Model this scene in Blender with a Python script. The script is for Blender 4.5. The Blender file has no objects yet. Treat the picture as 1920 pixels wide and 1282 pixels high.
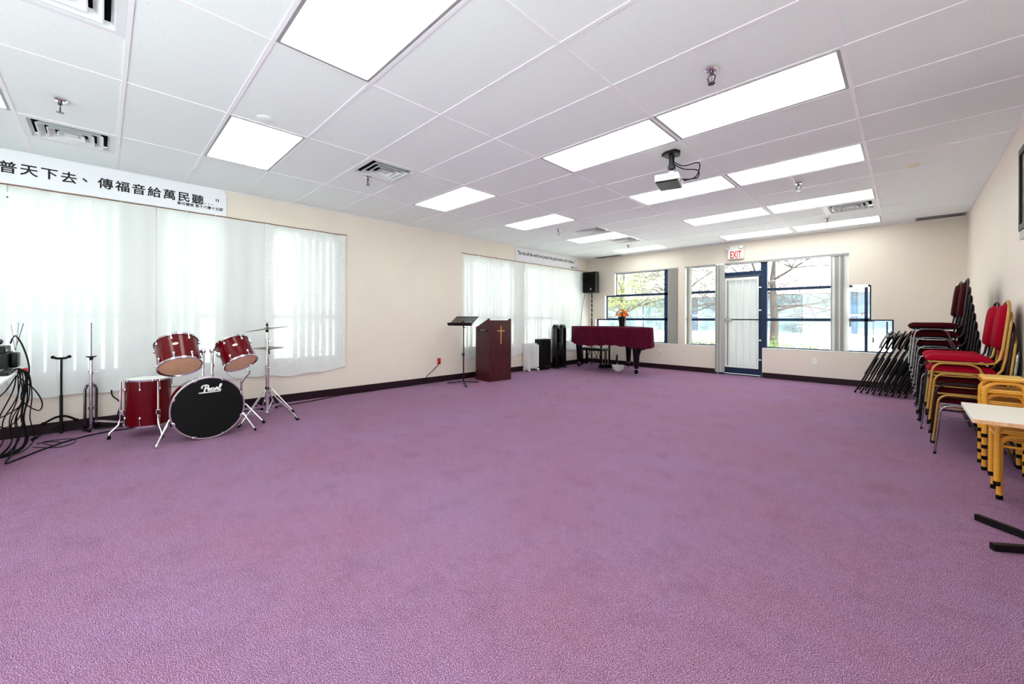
import bpy, bmesh, math, random
from mathutils import Vector, Matrix, Euler
random.seed(7)
PI = math.pi
S = bpy.context.scene
COL = S.collection

# ---------------------------------------------------------------- camera, world, exposure
CH = 1.2054
cam_d = bpy.data.cameras.new('camera')
cam = bpy.data.objects.new('camera', cam_d)
COL.objects.link(cam)
cam_d.sensor_fit = 'HORIZONTAL'
cam_d.sensor_width = 36.0
cam_d.lens = 752.83 / 1920 * 36.0
cam_d.shift_y = -43.5 / 1920
cam_d.clip_start = 0.02
cam_d.clip_end = 300
_yaw, _rol = 0.77576, 0.00297
_f = Vector((-math.sin(_yaw), math.cos(_yaw), 0)); _r = Vector((math.cos(_yaw), math.sin(_yaw), 0)); _u = Vector((0, 0, 1))
_r2 = math.cos(_rol) * _r + math.sin(_rol) * _u
_u2 = -math.sin(_rol) * _r + math.cos(_rol) * _u
cam.matrix_world = Matrix(((_r2.x, _u2.x, -_f.x, 0), (_r2.y, _u2.y, -_f.y, 0), (_r2.z, _u2.z, -_f.z, CH), (0, 0, 0, 1)))
S.camera = cam

world = bpy.data.worlds.new('overcast_sky'); S.world = world
world.use_nodes = True
_bg = world.node_tree.nodes['Background']
_bg.inputs[0].default_value = (0.89, 0.98, 0.98, 1)
_bg.inputs[1].default_value = 2.8
sun_d = bpy.data.lights.new('sun', 'SUN'); sun_d.energy = 18.0; sun_d.angle = math.radians(2); sun_d.color = (.98, 1, .95)
sun = bpy.data.objects.new('sun', sun_d); COL.objects.link(sun)
sun.rotation_euler = Vector((-.30, .26, -.90)).to_track_quat('-Z', 'Y').to_euler()
LAMP = 4.0
S.view_settings.view_transform = 'Standard'
S.view_settings.look = 'None'
S.view_settings.gamma = 1
S.view_settings.use_curve_mapping = False
S.view_settings.exposure = 0.70
S.cycles.use_denoising = True
S.cycles.max_bounces = 10
S.cycles.diffuse_bounces = 6
S.cycles.transparent_max_bounces = 24
S.cycles.caustics_reflective = False
S.cycles.caustics_refractive = False
S.cycles.sample_clamp_indirect = 8

# ---------------------------------------------------------------- helpers
class MB:
    """collects shapes into one mesh"""
    def __init__(self): self.bm = bmesh.new()
    def _new(self, fn):
        n0 = len(self.bm.verts); fn(); self.bm.verts.ensure_lookup_table(); return self.bm.verts[n0:]
    def box(self, x0, x1, y0, y1, z0, z1, bev=0, M=None):
        c = [Vector((x, y, z)) for x in (x0, x1) for y in (y0, y1) for z in (z0, z1)]
        if M is not None: c = [M @ v for v in c]
        v = [self.bm.verts.new(p) for p in c]
        fs = [self.bm.faces.new([v[i] for i in q]) for q in ((0,1,3,2),(4,6,7,5),(0,4,5,1),(2,3,7,6),(0,2,6,4),(1,5,7,3))]
        if bev:
            es = list({e for f in fs for e in f.edges})
            bmesh.ops.bevel(self.bm, geom=es, offset=bev, segments=2 if bev > .008 else 1, affect='EDGES', profile=0.5)
        return self
    def obox(self, c, s, rot=(0,0,0), bev=0):
        M = Matrix.Translation(c) @ Euler(rot).to_matrix().to_4x4()
        return self.box(-s[0]/2, s[0]/2, -s[1]/2, s[1]/2, -s[2]/2, s[2]/2, bev, M)
    def bar(self, p0, p1, w, h, up=(0,0,1)):
        p0, p1 = Vector(p0), Vector(p1); d = p1 - p0; L = d.length; x = d / L
        z = Vector(up); y = z.cross(x)
        if y.length < 1e-4: y = Vector((0,1,0)).cross(x)
        y.normalize(); z = x.cross(y)
        M = Matrix(((x.x,y.x,z.x,p0.x),(x.y,y.y,z.y,p0.y),(x.z,y.z,z.z,p0.z),(0,0,0,1)))
        return self.box(0, L, -w/2, w/2, -h/2, h/2, 0, M)
    def tube(self, pts, r, n=8, closed=False, cap=True):
        pts = [Vector(p) for p in pts]; N = len(pts)
        rs = r if isinstance(r, (list, tuple)) else [r] * N
        rings = []; ref = None
        for i in range(N):
            if closed: t = (pts[(i+1) % N] - pts[i-1])
            else: t = pts[min(i+1, N-1)] - pts[max(i-1, 0)]
            t.normalize()
            if ref is None:
                a = Vector((0,0,1)) if abs(t.z) < .9 else Vector((1,0,0))
                ref = (a - t * a.dot(t)).normalized()
            else:
                ref = (ref - t * ref.dot(t))
                if ref.length < 1e-5: ref = t.orthogonal()
                ref.normalize()
            b = t.cross(ref)
            rings.append([self.bm.verts.new(pts[i] + rs[i] * (math.cos(2*PI*k/n) * ref + math.sin(2*PI*k/n) * b)) for k in range(n)])
        for i in range(N if closed else N - 1):
            A, B_ = rings[i], rings[(i+1) % N]
            for k in range(n): self.bm.faces.new((A[k], A[(k+1) % n], B_[(k+1) % n], B_[k]))
        if cap and not closed:
            self.bm.faces.new(rings[0][::-1]); self.bm.faces.new(rings[-1])
        return self
    def cyl(self, p0, p1, r, r1=None, n=14): return self.tube([p0, p1], [r, r if r1 is None else r1], n)
    def lathe(self, prof, n=24, M=None, cap=True):
        M = M or Matrix(); rings = []
        for rr, z in prof:
            if rr < 1e-6: rings.append([self.bm.verts.new(M @ Vector((0, 0, z)))])
            else: rings.append([self.bm.verts.new(M @ Vector((rr*math.cos(2*PI*k/n), rr*math.sin(2*PI*k/n), z))) for k in range(n)])
        for A, B_ in zip(rings, rings[1:]):
            if len(A) == 1 and len(B_) == 1: continue
            for k in range(n):
                if len(A) == 1: self.bm.faces.new((A[0], B_[(k+1) % n], B_[k]))
                elif len(B_) == 1: self.bm.faces.new((A[k], A[(k+1) % n], B_[0]))
                else: self.bm.faces.new((A[k], A[(k+1) % n], B_[(k+1) % n], B_[k]))
        if cap:
            if len(rings[0]) > 1: self.bm.faces.new(rings[0][::-1])
            if len(rings[-1]) > 1: self.bm.faces.new(rings[-1])
        return self
    def ball(self, c, r, sc=(1,1,1), n=10):
        M = Matrix.Translation(c) @ Matrix.Diagonal((sc[0], sc[1], sc[2], 1))
        return self.lathe([(r*math.sin(PI*i/n), -r*math.cos(PI*i/n)) for i in range(n+1)], n+4, M, cap=False)
    def ring(self, c, R, r, axis=(0,0,1), n=32, m=8):
        q = Vector(axis).to_track_quat('Z', 'Y'); c = Vector(c)
        return self.tube([c + q @ Vector((R*math.cos(2*PI*k/n), R*math.sin(2*PI*k/n), 0)) for k in range(n)], r, m, closed=True)
    def prism(self, poly, h, M=None):
        """2-D outline in local XY, extruded along +Z by h"""
        M = M or Matrix()
        a = [self.bm.verts.new(M @ Vector((x, y, 0))) for x, y in poly]
        b = [self.bm.verts.new(M @ Vector((x, y, h))) for x, y in poly]
        self.bm.faces.new(a[::-1]); self.bm.faces.new(b)
        for i in range(len(poly)):
            j = (i + 1) % len(poly); self.bm.faces.new((a[i], a[j], b[j], b[i]))
        return self
    def quad(self, *ps):
        self.bm.faces.new([self.bm.verts.new(p) for p in ps]); return self
    def grid(self, nu, nv, fn):
        V = [[self.bm.verts.new(fn(i/nu, j/nv)) for j in range(nv+1)] for i in range(nu+1)]
        for i in range(nu):
            for j in range(nv): self.bm.faces.new((V[i][j], V[i+1][j], V[i+1][j+1], V[i][j+1]))
        return self
    def mesh(self, mesh, M):
        self.bm.from_mesh(mesh)  # merged text etc.
        return self

def Rz(a): return Matrix.Rotation(a, 4, 'Z')
def tag(o, label=None, cat=None, group=None, kind=None):
    if label: o['label'] = label
    if cat: o['category'] = cat
    if group: o['group'] = group
    if kind: o['kind'] = kind
    return o
def ob(name, mb, mat, parent=None, w=True, normals=True, smooth=35, label=None):
    """links the shapes as one mesh; w=True: coordinates are world ones, turned into the parent's frame"""
    me = bpy.data.meshes.new(name)
    if normals: bmesh.ops.recalc_face_normals(mb.bm, faces=mb.bm.faces[:])
    if parent is not None and w: mb.bm.transform(frame(parent).inverted())
    mb.bm.to_mesh(me); mb.bm.free()
    if smooth:
        me.shade_smooth(); me.set_sharp_from_angle(angle=math.radians(smooth))
    o = bpy.data.objects.new(name, me); COL.objects.link(o)
    me.materials.append(mat)
    if parent is not None: o.parent = parent
    if label: o['label'] = label
    return o
def frame(o):
    M = o.matrix_basis.copy()
    return frame(o.parent) @ M if o.parent else M
def thing(name, label, cat, loc=(0,0,0), rz=0, group=None):
    o = bpy.data.objects.new(name, None); COL.objects.link(o)
    o.empty_display_size = .05
    o.location = loc; o.rotation_euler = (0, 0, rz)
    return tag(o, label, cat, group)
def struct(name, mb, mat, smooth=0):
    return tag(ob(name, mb, mat, smooth=smooth), kind='structure')
def copy_tree(o, parent=None):
    c = o.copy(); COL.objects.link(c)
    if parent is not None: c.parent = parent
    for ch in list(KIDS.get(o.name, [])): copy_tree(ch, c)
    return c
KIDS = {}
def index_kids():
    KIDS.clear()
    for o in bpy.data.objects:
        if o.parent: KIDS.setdefault(o.parent.name, []).append(o)
def dup(o, loc, label, group=None):
    index_kids(); c = copy_tree(o); c.location = loc; c['label'] = label
    if group: c['group'] = group
    return c
def arc(c, r, a0, a1, n, ax='xz'):
    out = []
    for i in range(n+1):
        a = a0 + (a1 - a0) * i / n
        p = (r*math.cos(a), r*math.sin(a))
        if ax == 'xz': out.append((c[0]+p[0], c[1], c[2]+p[1]))
        elif ax == 'yz': out.append((c[0], c[1]+p[0], c[2]+p[1]))
        else: out.append((c[0]+p[0], c[1]+p[1], c[2]))
    return out
def smooth_path(pts, sub=6):
    """Catmull-Rom through the points"""
    P = [Vector(p) for p in pts]; out = []
    for i in range(len(P) - 1):
        a = P[max(i-1, 0)]; b = P[i]; c = P[i+1]; d = P[min(i+2, len(P)-1)]
        for k in range(sub):
            t = k / sub
            out.append(0.5 * ((2*b) + (-a+c)*t + (2*a-5*b+4*c-d)*t*t + (-a+3*b-3*c+d)*t**3))
    out.append(P[-1]); return out

# ---------------------------------------------------------------- materials
def srgb(r, g, b):
    f = lambda c: (c/255/12.92) if c/255 <= .04045 else ((c/255+.055)/1.055)**2.4
    return (f(r), f(g), f(b), 1)
def mat(name, col, rough=.5, metal=0, noise=0, nscale=40, bump=0, bscale=200, spec=.5, coat=0):
    m = bpy.data.materials.new(name); m.use_nodes = True
    nt = m.node_tree; b = nt.nodes['Principled BSDF']
    b.inputs['Base Color'].default_value = col
    b.inputs['Roughness'].default_value = rough; b.inputs['Metallic'].default_value = metal
    b.inputs['Specular IOR Level'].default_value = spec
    if coat: b.inputs['Coat Weight'].default_value = coat; b.inputs['Coat Roughness'].default_value = .08
    tc = nt.nodes.new('ShaderNodeTexCoord')
    if noise:
        n = nt.nodes.new('ShaderNodeTexNoise'); n.inputs['Scale'].default_value = nscale; n.inputs['Detail'].default_value = 5
        nt.links.new(tc.outputs['Object'], n.inputs['Vector'])
        r = nt.nodes.new('ShaderNodeValToRGB')
        r.color_ramp.elements[0].position = .3; r.color_ramp.elements[1].position = .7
        r.color_ramp.elements[0].color = tuple(c*(1-noise) for c in col[:3]) + (1,)
        r.color_ramp.elements[1].color = tuple(min(1, c*(1+noise)) for c in col[:3]) + (1,)
        nt.links.new(n.outputs['Fac'], r.inputs['Fac']); nt.links.new(r.outputs['Color'], b.inputs['Base Color'])
    if bump:
        n2 = nt.nodes.new('ShaderNodeTexNoise'); n2.inputs['Scale'].default_value = bscale; n2.inputs['Detail'].default_value = 3
        nt.links.new(tc.outputs['Object'], n2.inputs['Vector'])
        bp = nt.nodes.new('ShaderNodeBump'); bp.inputs['Strength'].default_value = bump; bp.inputs['Distance'].default_value = .01
        nt.links.new(n2.outputs['Fac'], bp.inputs['Height']); nt.links.new(bp.outputs['Normal'], b.inputs['Normal'])
    return m
def emis(name, col, s):
    m = bpy.data.materials.new(name); m.use_nodes = True; nt = m.node_tree
    b = nt.nodes['Principled BSDF']; b.inputs['Base Color'].default_value = (.9,.9,.9,1)
    b.inputs['Emission Color'].default_value = col; b.inputs['Emission Strength'].default_value = s
    return m
def carpet_mat():
    m = bpy.data.materials.new('purple_loop_carpet'); m.use_nodes = True; nt = m.node_tree; L_ = nt.links
    b = nt.nodes['Principled BSDF']; b.inputs['Roughness'].default_value = .95; b.inputs['Specular IOR Level'].default_value = .1
    tc = nt.nodes.new('ShaderNodeTexCoord')
    def noise(sc, det, rough=.6):
        n = nt.nodes.new('ShaderNodeTexNoise'); n.inputs['Scale'].default_value = sc; n.inputs['Detail'].default_value = det
        n.inputs['Roughness'].default_value = rough
        L_.new(tc.outputs['Object'], n.inputs['Vector']); return n
    n1 = noise(330, 3, .8); n2 = noise(1.1, 5); n3 = noise(5, 4); n4 = noise(260, 2, .6); n5 = noise(24, 4, .7)
    def ramp(src, *stops):
        r = nt.nodes.new('ShaderNodeValToRGB'); e = r.color_ramp.elements
        e[0].position, e[0].color = stops[0]; e[1].position, e[1].color = stops[-1]
        for p, c in stops[1:-1]: e.new(p).color = c
        L_.new(src.outputs['Fac'], r.inputs['Fac']); return r.outputs[0]
    def mul(a, c):
        k = nt.nodes.new('ShaderNodeMix'); k.data_type = 'RGBA'; k.blend_type = 'MULTIPLY'; k.inputs[0].default_value = 1
        L_.new(a, k.inputs[6]); L_.new(c, k.inputs[7]); return k.outputs[2]
    base = ramp(n1, (.40, srgb(54, 32, 54)), (.5, srgb(121, 86, 119)), (.60, srgb(208, 170, 209)))
    fleck = ramp(n4, (.36, (.45, .42, .45, 1)), (.47, (1, 1, 1, 1)), (.55, (1, 1, 1, 1)), (.64, (1.9, 1.85, 1.85, 1)))
    tone = ramp(n2, (.34, (1.0, .90, .84, 1)), (.64, (.99, 1, 1, 1)))
    blot = ramp(n3, (.28, (.88, .87, .88, 1)), (.5, (1, 1, 1, 1)))
    mid = ramp(n5, (.35, (.94, .90, .90, 1)), (.65, (1.05, 1.05, 1.06, 1)))
    L_.new(mul(mul(mul(mul(base, fleck), tone), blot), mid), b.inputs['Base Color'])
    bp = nt.nodes.new('ShaderNodeBump'); bp.inputs['Strength'].default_value = .35; bp.inputs['Distance'].default_value = .01
    L_.new(n1.outputs['Fac'], bp.inputs['Height']); L_.new(bp.outputs['Normal'], b.inputs['Normal'])
    return m
def tile_mat():
    m = mat('ceiling_tile', srgb(236, 236, 238), .95, noise=.03, nscale=6)
    nt = m.node_tree; L_ = nt.links; b = nt.nodes['Principled BSDF']
    tc = nt.nodes.new('ShaderNodeTexCoord')
    n = nt.nodes.new('ShaderNodeTexNoise'); n.inputs['Scale'].default_value = 75; n.inputs['Detail'].default_value = 2
    L_.new(tc.outputs['Object'], n.inputs['Vector'])
    r = nt.nodes.new('ShaderNodeValToRGB'); r.color_ramp.elements[0].position = .27; r.color_ramp.elements[0].color = (.64, .66, .66, 1)
    r.color_ramp.elements[1].position = .33; r.color_ramp.elements[1].color = (.835, .895, .885, 1)
    L_.new(n.outputs['Fac'], r.inputs['Fac']); L_.new(r.outputs[0], b.inputs['Base Color'])
    return m
def cloth_light(name, col, trans=.55, thru=.12, lace=0):
    m = bpy.data.materials.new(name); m.use_nodes = True; nt = m.node_tree; L_ = nt.links
    nt.nodes.remove(nt.nodes['Principled BSDF']); out = nt.nodes['Material Output']
    d = nt.nodes.new('ShaderNodeBsdfDiffuse'); d.inputs[0].default_value = col
    t = nt.nodes.new('ShaderNodeBsdfTranslucent'); t.inputs[0].default_value = col
    p = nt.nodes.new('ShaderNodeBsdfTransparent')
    a = nt.nodes.new('ShaderNodeMixShader'); a.inputs[0].default_value = trans
    c = nt.nodes.new('ShaderNodeMixShader'); c.inputs[0].default_value = thru
    L_.new(d.outputs[0], a.inputs[1]); L_.new(t.outputs[0], a.inputs[2])
    L_.new(a.outputs[0], c.inputs[1]); L_.new(p.outputs[0], c.inputs[2]); L_.new(c.outputs[0], out.inputs[0])
    if lace:
        tc = nt.nodes.new('ShaderNodeTexCoord'); v = nt.nodes.new('ShaderNodeTexVoronoi'); v.inputs['Scale'].default_value = 26
        L_.new(tc.outputs['Object'], v.inputs['Vector'])
        r = nt.nodes.new('ShaderNodeValToRGB'); r.color_ramp.elements[0].color = (thru*.3,)*3 + (1,); r.color_ramp.elements[1].color = (min(1, thru*2.2),)*3 + (1,)
        r.color_ramp.elements[0].position = .2; r.color_ramp.elements[1].position = .6
        L_.new(v.outputs['Distance'], r.inputs['Fac']); L_.new(r.outputs[0], c.inputs[0])
    return m
def glass_mat(name, tint=(1,1,1,1), refl=.06):
    m = bpy.data.materials.new(name); m.use_nodes = True; nt = m.node_tree; L_ = nt.links
    nt.nodes.remove(nt.nodes['Principled BSDF']); out = nt.nodes['Material Output']
    p = nt.nodes.new('ShaderNodeBsdfTransparent'); p.inputs[0].default_value = tint
    g = nt.nodes.new('ShaderNodeBsdfGlossy'); g.inputs['Roughness'].default_value = .02
    a = nt.nodes.new('ShaderNodeMixShader'); a.inputs[0].default_value = refl
    L_.new(p.outputs[0], a.inputs[1]); L_.new(g.outputs[0], a.inputs[2]); L_.new(a.outputs[0], out.inputs[0])
    return m
def wood_mat(name, c1, c2, scale=6, rough=.3):
    m = mat(name, c1, rough); nt = m.node_tree; L_ = nt.links; b = nt.nodes['Principled BSDF']
    tc = nt.nodes.new('ShaderNodeTexCoord'); mp = nt.nodes.new('ShaderNodeMapping'); mp.inputs['Scale'].default_value = (scale*6, scale*6, scale*.6)
    n = nt.nodes.new('ShaderNodeTexNoise'); n.inputs['Scale'].default_value = 1; n.inputs['Detail'].default_value = 6
    L_.new(tc.outputs['Object'], mp.inputs[0]); L_.new(mp.outputs[0], n.inputs['Vector'])
    r = nt.nodes.new('ShaderNodeValToRGB'); r.color_ramp.elements[0].position = .35; r.color_ramp.elements[1].position = .68
    r.color_ramp.elements[0].color = c1; r.color_ramp.elements[1].color = c2
    L_.new(n.outputs['Fac'], r.inputs['Fac']); L_.new(r.outputs[0], b.inputs['Base Color'])
    return m

M_carpet = carpet_mat()
M_tile = tile_mat()
M_grid = mat('white_ceiling_grid', srgb(240, 240, 244), .5)
M_wall = mat('cream_wall_paint', srgb(229, 218, 206), .7, noise=.02, nscale=1.5)
M_base = mat('dark_plum_baseboard', srgb(34, 11, 22), .5, spec=.25)
M_white = mat('white_paint', srgb(238, 238, 236), .5)
M_plastic = mat('white_plastic', srgb(235, 235, 230), .35)
M_blue = mat('dark_blue_aluminium', srgb(20, 44, 76), .45, spec=.3)
M_black = mat('black_satin', (.0022, .0022, .0024, 1), .42, spec=.3)
M_gloss = mat('black_gloss_lacquer', (.0012, .0012, .0014, 1), .12, spec=.35)
M_rubber = mat('black_rubber', (.0025, .0025, .0025, 1), .8, spec=.15)
M_grey = mat('grey_trim', srgb(150, 150, 152), .4)
M_dark = mat('dark_cavity', (.003, .003, .0035, 1), .9, spec=.1)
M_chrome = mat('chrome', (.82, .83, .85, 1), .12, 1)
M_steel = mat('brushed_steel', (.55, .56, .58, 1), .28, 1)
M_darksteel = mat('dark_chrome', (.16, .15, .16, 1), .22, 1)
M_brass = mat('dark_bronze', (.13, .11, .08, 1), .35, .9)
M_wine = mat('wine_red_lacquer', srgb(92, 2, 12), .14, spec=.35)
M_tan = mat('tan_drum_head', srgb(240, 196, 152), .5, noise=.08, nscale=14)
M_head = mat('black_drum_head', (.0035, .0035, .0038, 1), .6, spec=.15)
M_vent = mat('white_metal_diffuser', srgb(225, 228, 230), .45)
M_diff = emis('fluorescent_diffuser', (.93, 1, .94, 1), LAMP)
M_glass = glass_mat('window_glass')
M_curt = cloth_light('ivory_sheer_curtain', (.80, .83, .83, 1), .10, .052)
M_lace = cloth_light('ivory_lace_curtain', (.80, .82, .81, 1), .10, .036, lace=1)
M_slat = cloth_light('white_fabric_slat', (.80, .83, .84, 1), .26, 0)
M_slatg = mat('grey_fabric_slat', srgb(176, 174, 168), .8, noise=.08, nscale=60)
M_mahog = wood_mat('mahogany_veneer', srgb(48, 6, 10), srgb(74, 12, 16), 5, .32)
M_brassc = mat('brass_cross_metal', srgb(214, 150, 100), .35, .6)
M_velvet = mat('burgundy_piano_cloth', srgb(74, 5, 34), .8, spec=.1, noise=.12, nscale=9)
M_crim = mat('crimson_upholstery', srgb(150, 2, 32), .9, spec=.08, bump=.15, bscale=400)
M_burg = mat('burgundy_upholstery', srgb(54, 2, 10), .9, spec=.08, bump=.15, bscale=400)
M_gold = mat('gold_metal_tube', srgb(184, 144, 74), .35, .5)
M_silver = mat('worn_silver_tube', (.34, .34, .345, 1), .25, .95, noise=.6, nscale=160)
M_darkhoop = mat('black_enamel_tube', (.006, .005, .006, 1), .25, spec=.4)
M_brown = mat('dark_brown_tube', srgb(38, 18, 20), .3, .4)
M_yellow = mat('yellow_painted_tube', srgb(228, 160, 50), .4, noise=.04, nscale=20)
M_ply = mat('yellow_varnished_plywood', srgb(240, 196, 110), .35, noise=.06, nscale=12)
M_cap = mat('cream_plastic', srgb(226, 220, 196), .5)
M_lam = mat('white_laminate', srgb(240, 238, 230), .35)
M_edge = wood_mat('oak_edge', srgb(214, 160, 116), srgb(232, 184, 140), 8, .5)
M_red = mat('red_plastic', srgb(196, 40, 30), .4)
M_signred = mat('exit_red', srgb(200, 20, 32), .5)
M_ink = mat('black_ink', srgb(10, 10, 10), .7)
M_board = mat('white_banner_board', srgb(236, 237, 244), .5)
M_boardg = mat('pale_grey_banner_board', srgb(222, 222, 226), .5)
M_cable = mat('black_cable', (.0022, .0022, .0024, 1), .55, spec=.2)
M_rod = mat('brown_curtain_wire', srgb(120, 84, 64), .4)

# ---------------------------------------------------------------- room shell
L, B, R, H = -6.347, 9.568, 0.69, 2.867
YN = -2.9
gx, gy, TX, TY = -1.4997, 3.1502, 1.2192, 0.6096
WT = .14
m = MB(); m.box(L-.3, R+.3, YN-.3, B+.3, -.12, 0); struct('floor', m, M_carpet)

def cells_wall(holes, u0, u1, z0, z1, put):
    """fills everything of the wall rectangle that no hole covers"""
    us = sorted({u0, u1} | {h[0] for h in holes} | {h[1] for h in holes}); zs = sorted({z0, z1} | {h[2] for h in holes} | {h[3] for h in holes})
    for a, b in zip(us, us[1:]):
        run = None
        for c, d in zip(zs, zs[1:]):
            mu, mz = (a+b)/2, (c+d)/2
            inside = any(h[0] < mu < h[1] and h[2] < mz < h[3] for h in holes)
            if not inside: run = (run[0], d) if run else (c, d)
            if inside and run: put(a, b, *run); run = None
        if run: put(a, b, *run)
ZS, Z1, Z2, Z3 = .61, 1.21, 1.84, 2.435
LH = [(-.95, .20, .575, 2.45), (.46, 1.08, .575, 2.45), (1.61, 2.625, .575, 2.45), (5.05, 6.73, .575, 2.45), (6.86, 9.30, .575, 2.45)]
m = MB(); cells_wall(LH, YN-.2, B+WT, 0, H+.1, lambda a, b, c, d: m.box(L-WT, L, a, b, c, d)); struct('wall_left', m, M_wall)
BH = [(-5.555, -3.86, Z2, Z3), (-5.85, -3.86, Z1, Z2), (-6.15, -3.86, ZS, Z1),
      (-3.70, -.745, Z2, Z3), (-3.70, -.44, Z1, Z2), (-3.70, -.148, ZS, Z1), (-2.985, -2.125, 0, ZS)]
m = MB(); cells_wall(BH, L-WT, R+WT, 0, H+.1, lambda a, b, c, d: m.box(a, b, B, B+WT, c, d)); struct('wall_back', m, M_wall)
RH_ADDED = [(-2.7, -1.2, .15, 2.6), (-1.1, .4, .15, 2.6)]  # unseen openings, added so daylight brightens the right of the ceiling
m = MB(); cells_wall(RH_ADDED, YN-.2, B+WT, 0, H+.1, lambda a, b, c, d: m.box(R, R+WT, a, b, c, d)); struct('wall_right', m, M_wall)
for n_, (y0, y1, z0, z1) in enumerate(RH_ADDED):
    a = MB()
    for bx in ((y0, y1, z0, z0+.05), (y0, y1, z1-.05, z1), (y0, y0+.05, z0+.05, z1-.05), (y1-.05, y1, z0+.05, z1-.05)): a.box(R+.05, R+.10, *bx)
    fr = struct('window_%d' % (n_+11), a, M_blue)  # frame of an added light opening, out of view
    a = MB(); a.box(R+.07, R+.074, y0+.05, y1-.05, z0+.05, z1-.05); ob('pane', a, M_glass, fr)
NH_ADDED = [(-3.4, -1.6, .15, 2.6), (-1.5, .4, .15, 2.6)]  # glazing invented behind the camera to send daylight up to the ceiling
m = MB(); cells_wall(NH_ADDED, L-WT, R+WT, 0, H+.1, lambda a, b, c, d: m.box(a, b, YN-WT, YN, c, d)); struct('wall_near', m, M_wall)
for n_, (x0, x1, z0, z1) in enumerate(NH_ADDED):
    a = MB()
    for bx in ((x0, x1, z0, z0+.05), (x0, x1, z1-.05, z1), (x0, x0+.05, z0+.05, z1-.05), (x1-.05, x1, z0+.05, z1-.05)): a.box(bx[0], bx[1], YN-.10, YN-.05, bx[2], bx[3])
    fr = struct('window_%d' % (n_+9), a, M_blue)  # this window is added for its daylight and stays unseen
    a = MB(); a.box(x0+.05, x1-.05, YN-.08, YN-.076, z0+.05, z1-.05); ob('pane', a, M_glass, fr)
BBH = .112
m = MB(); m.box(L, L+.012, YN, B, 0, BBH); struct('baseboard_left', m, M_base)
m = MB(); m.box(L, -2.99, B-.012, B, 0, BBH); m.box(-2.12, R, B-.012, B, 0, BBH); struct('baseboard_back', m, M_base)
m = MB(); m.box(R-.012, R, YN, B, 0, BBH); struct('baseboard_right', m, M_base)

# lights and vents occupy ceiling cells
LIGHTS = []   # (i, j)
for j in (-7, -4, 0, 3, 6, 9): LIGHTS.append((-3, j))
for j in (-7, -4, 0, 3, 6, 9): LIGHTS.append((-1, j)); LIGHTS.append((0, j))
LIGHTS.remove((0, -4)); LIGHTS.append((0, -4))
VENTS = [(-3.5, -6), (-2.5, -2), (-2.5, 5), (-2.5, 7), (.5, 7), (-1.5, -6)]
GX = lambda i: gx + TX*i
GY = lambda j: gy + TY*j
CH_HOLES = [(GX(i), GX(i+1), GY(j), GY(j+1)) for i, j in LIGHTS] + [(GX(i), GX(i+.5), GY(j), GY(j+1)) for i, j in VENTS]
m = MB(); cells_wall(CH_HOLES, L, R, YN, B, lambda a, b, c, d: m.quad((a, c, H), (a, d, H), (b, d, H), (b, c, H)))
m.box(L-.1, R+.1, YN-.1, B+.1, H+.22, H+.25)
struct('ceiling', m, M_tile)
m = MB(); tw = .012
jy = [GY(j) for j in range(-9, 11) if YN < GY(j) < B]
for y in jy:
    m.box(L, R, y-tw, y+tw, H-.004, H+.001)
ys = [YN] + jy + [B]
for i in range(-3, 2):
    for a, b in zip(ys, ys[1:]): m.box(GX(i)-tw, GX(i)+tw, a+tw, b-tw, H-.0035, H+.001)
for i, j in VENTS:
    for k in (0, .5):
        if abs((i+k) % 1) > .1: m.box(GX(i+k)-tw, GX(i+k)+tw, GY(j)+tw, GY(j+1)-tw, H-.0035, H+.001)
for j in (-1, 4): m.box(GX(.44)-tw, GX(.44)+tw, GY(j)+tw, GY(j+1)-tw, H-.0035, H+.001)
struct('trim_1', m, M_grid)
m = MB(); m.box(L, L+.02, YN, B, H-.012, H-.002); m.box(R-.02, R, YN, B, H-.012, H-.002); m.box(L+.02, R-.02, B-.02, B, H-.012, H-.002)
struct('trim_2', m, M_grid)

LROW = {-7: 'above the drums end of the room, cut by the left edge', -4: '', 0: '', 3: '', 6: '', 9: ''}
names = {(-3, -7): 'white fluorescent ceiling panel cut off at the left edge of the photo',
 (-3, -4): 'white fluorescent ceiling panel by the wall nearest to the drum kit banner end',
 (-3, 0): 'white fluorescent ceiling panel between two square vents above the bare left wall',
 (-3, 3): 'white fluorescent ceiling panel on the left just before the pair of dark vents',
 (-3, 6): 'white fluorescent ceiling panel on the left with a dark vent on both sides',
 (-3, 9): 'small far white fluorescent ceiling panel in the corner above the hanging loudspeaker',
 (-1, -4): 'largest white fluorescent ceiling panel cut by the top edge of the photo',
 (-1, 0): 'white fluorescent ceiling panel left of the nearest double row, before the projector',
 (0, 0): 'long white fluorescent ceiling panel right of the nearest double row, by the big sprinkler',
 (-1, 3): 'white fluorescent ceiling panel partly hidden behind the hanging projector',
 (0, 3): 'white fluorescent ceiling panel right of the one behind the projector',
 (-1, 6): 'white fluorescent ceiling panel left of the third double row',
 (0, 6): 'white fluorescent ceiling panel in front of the square vent on the right',
 (-1, 9): 'white fluorescent ceiling panel directly before the exit sign',
 (0, 9): 'white fluorescent ceiling panel of the last row, right end, behind the square vent',
 (-1, -7): 'added unseen white ceiling panel behind the viewer for extra light, left one', (0, -7): 'added unseen white ceiling panel behind the viewer for extra light, right one',  # out-of-view panels, put in to raise the room light
 (0, -4): 'added unseen white ceiling panel overhead to the right for extra light'}  # this last panel is also added for light, outside the view
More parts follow.
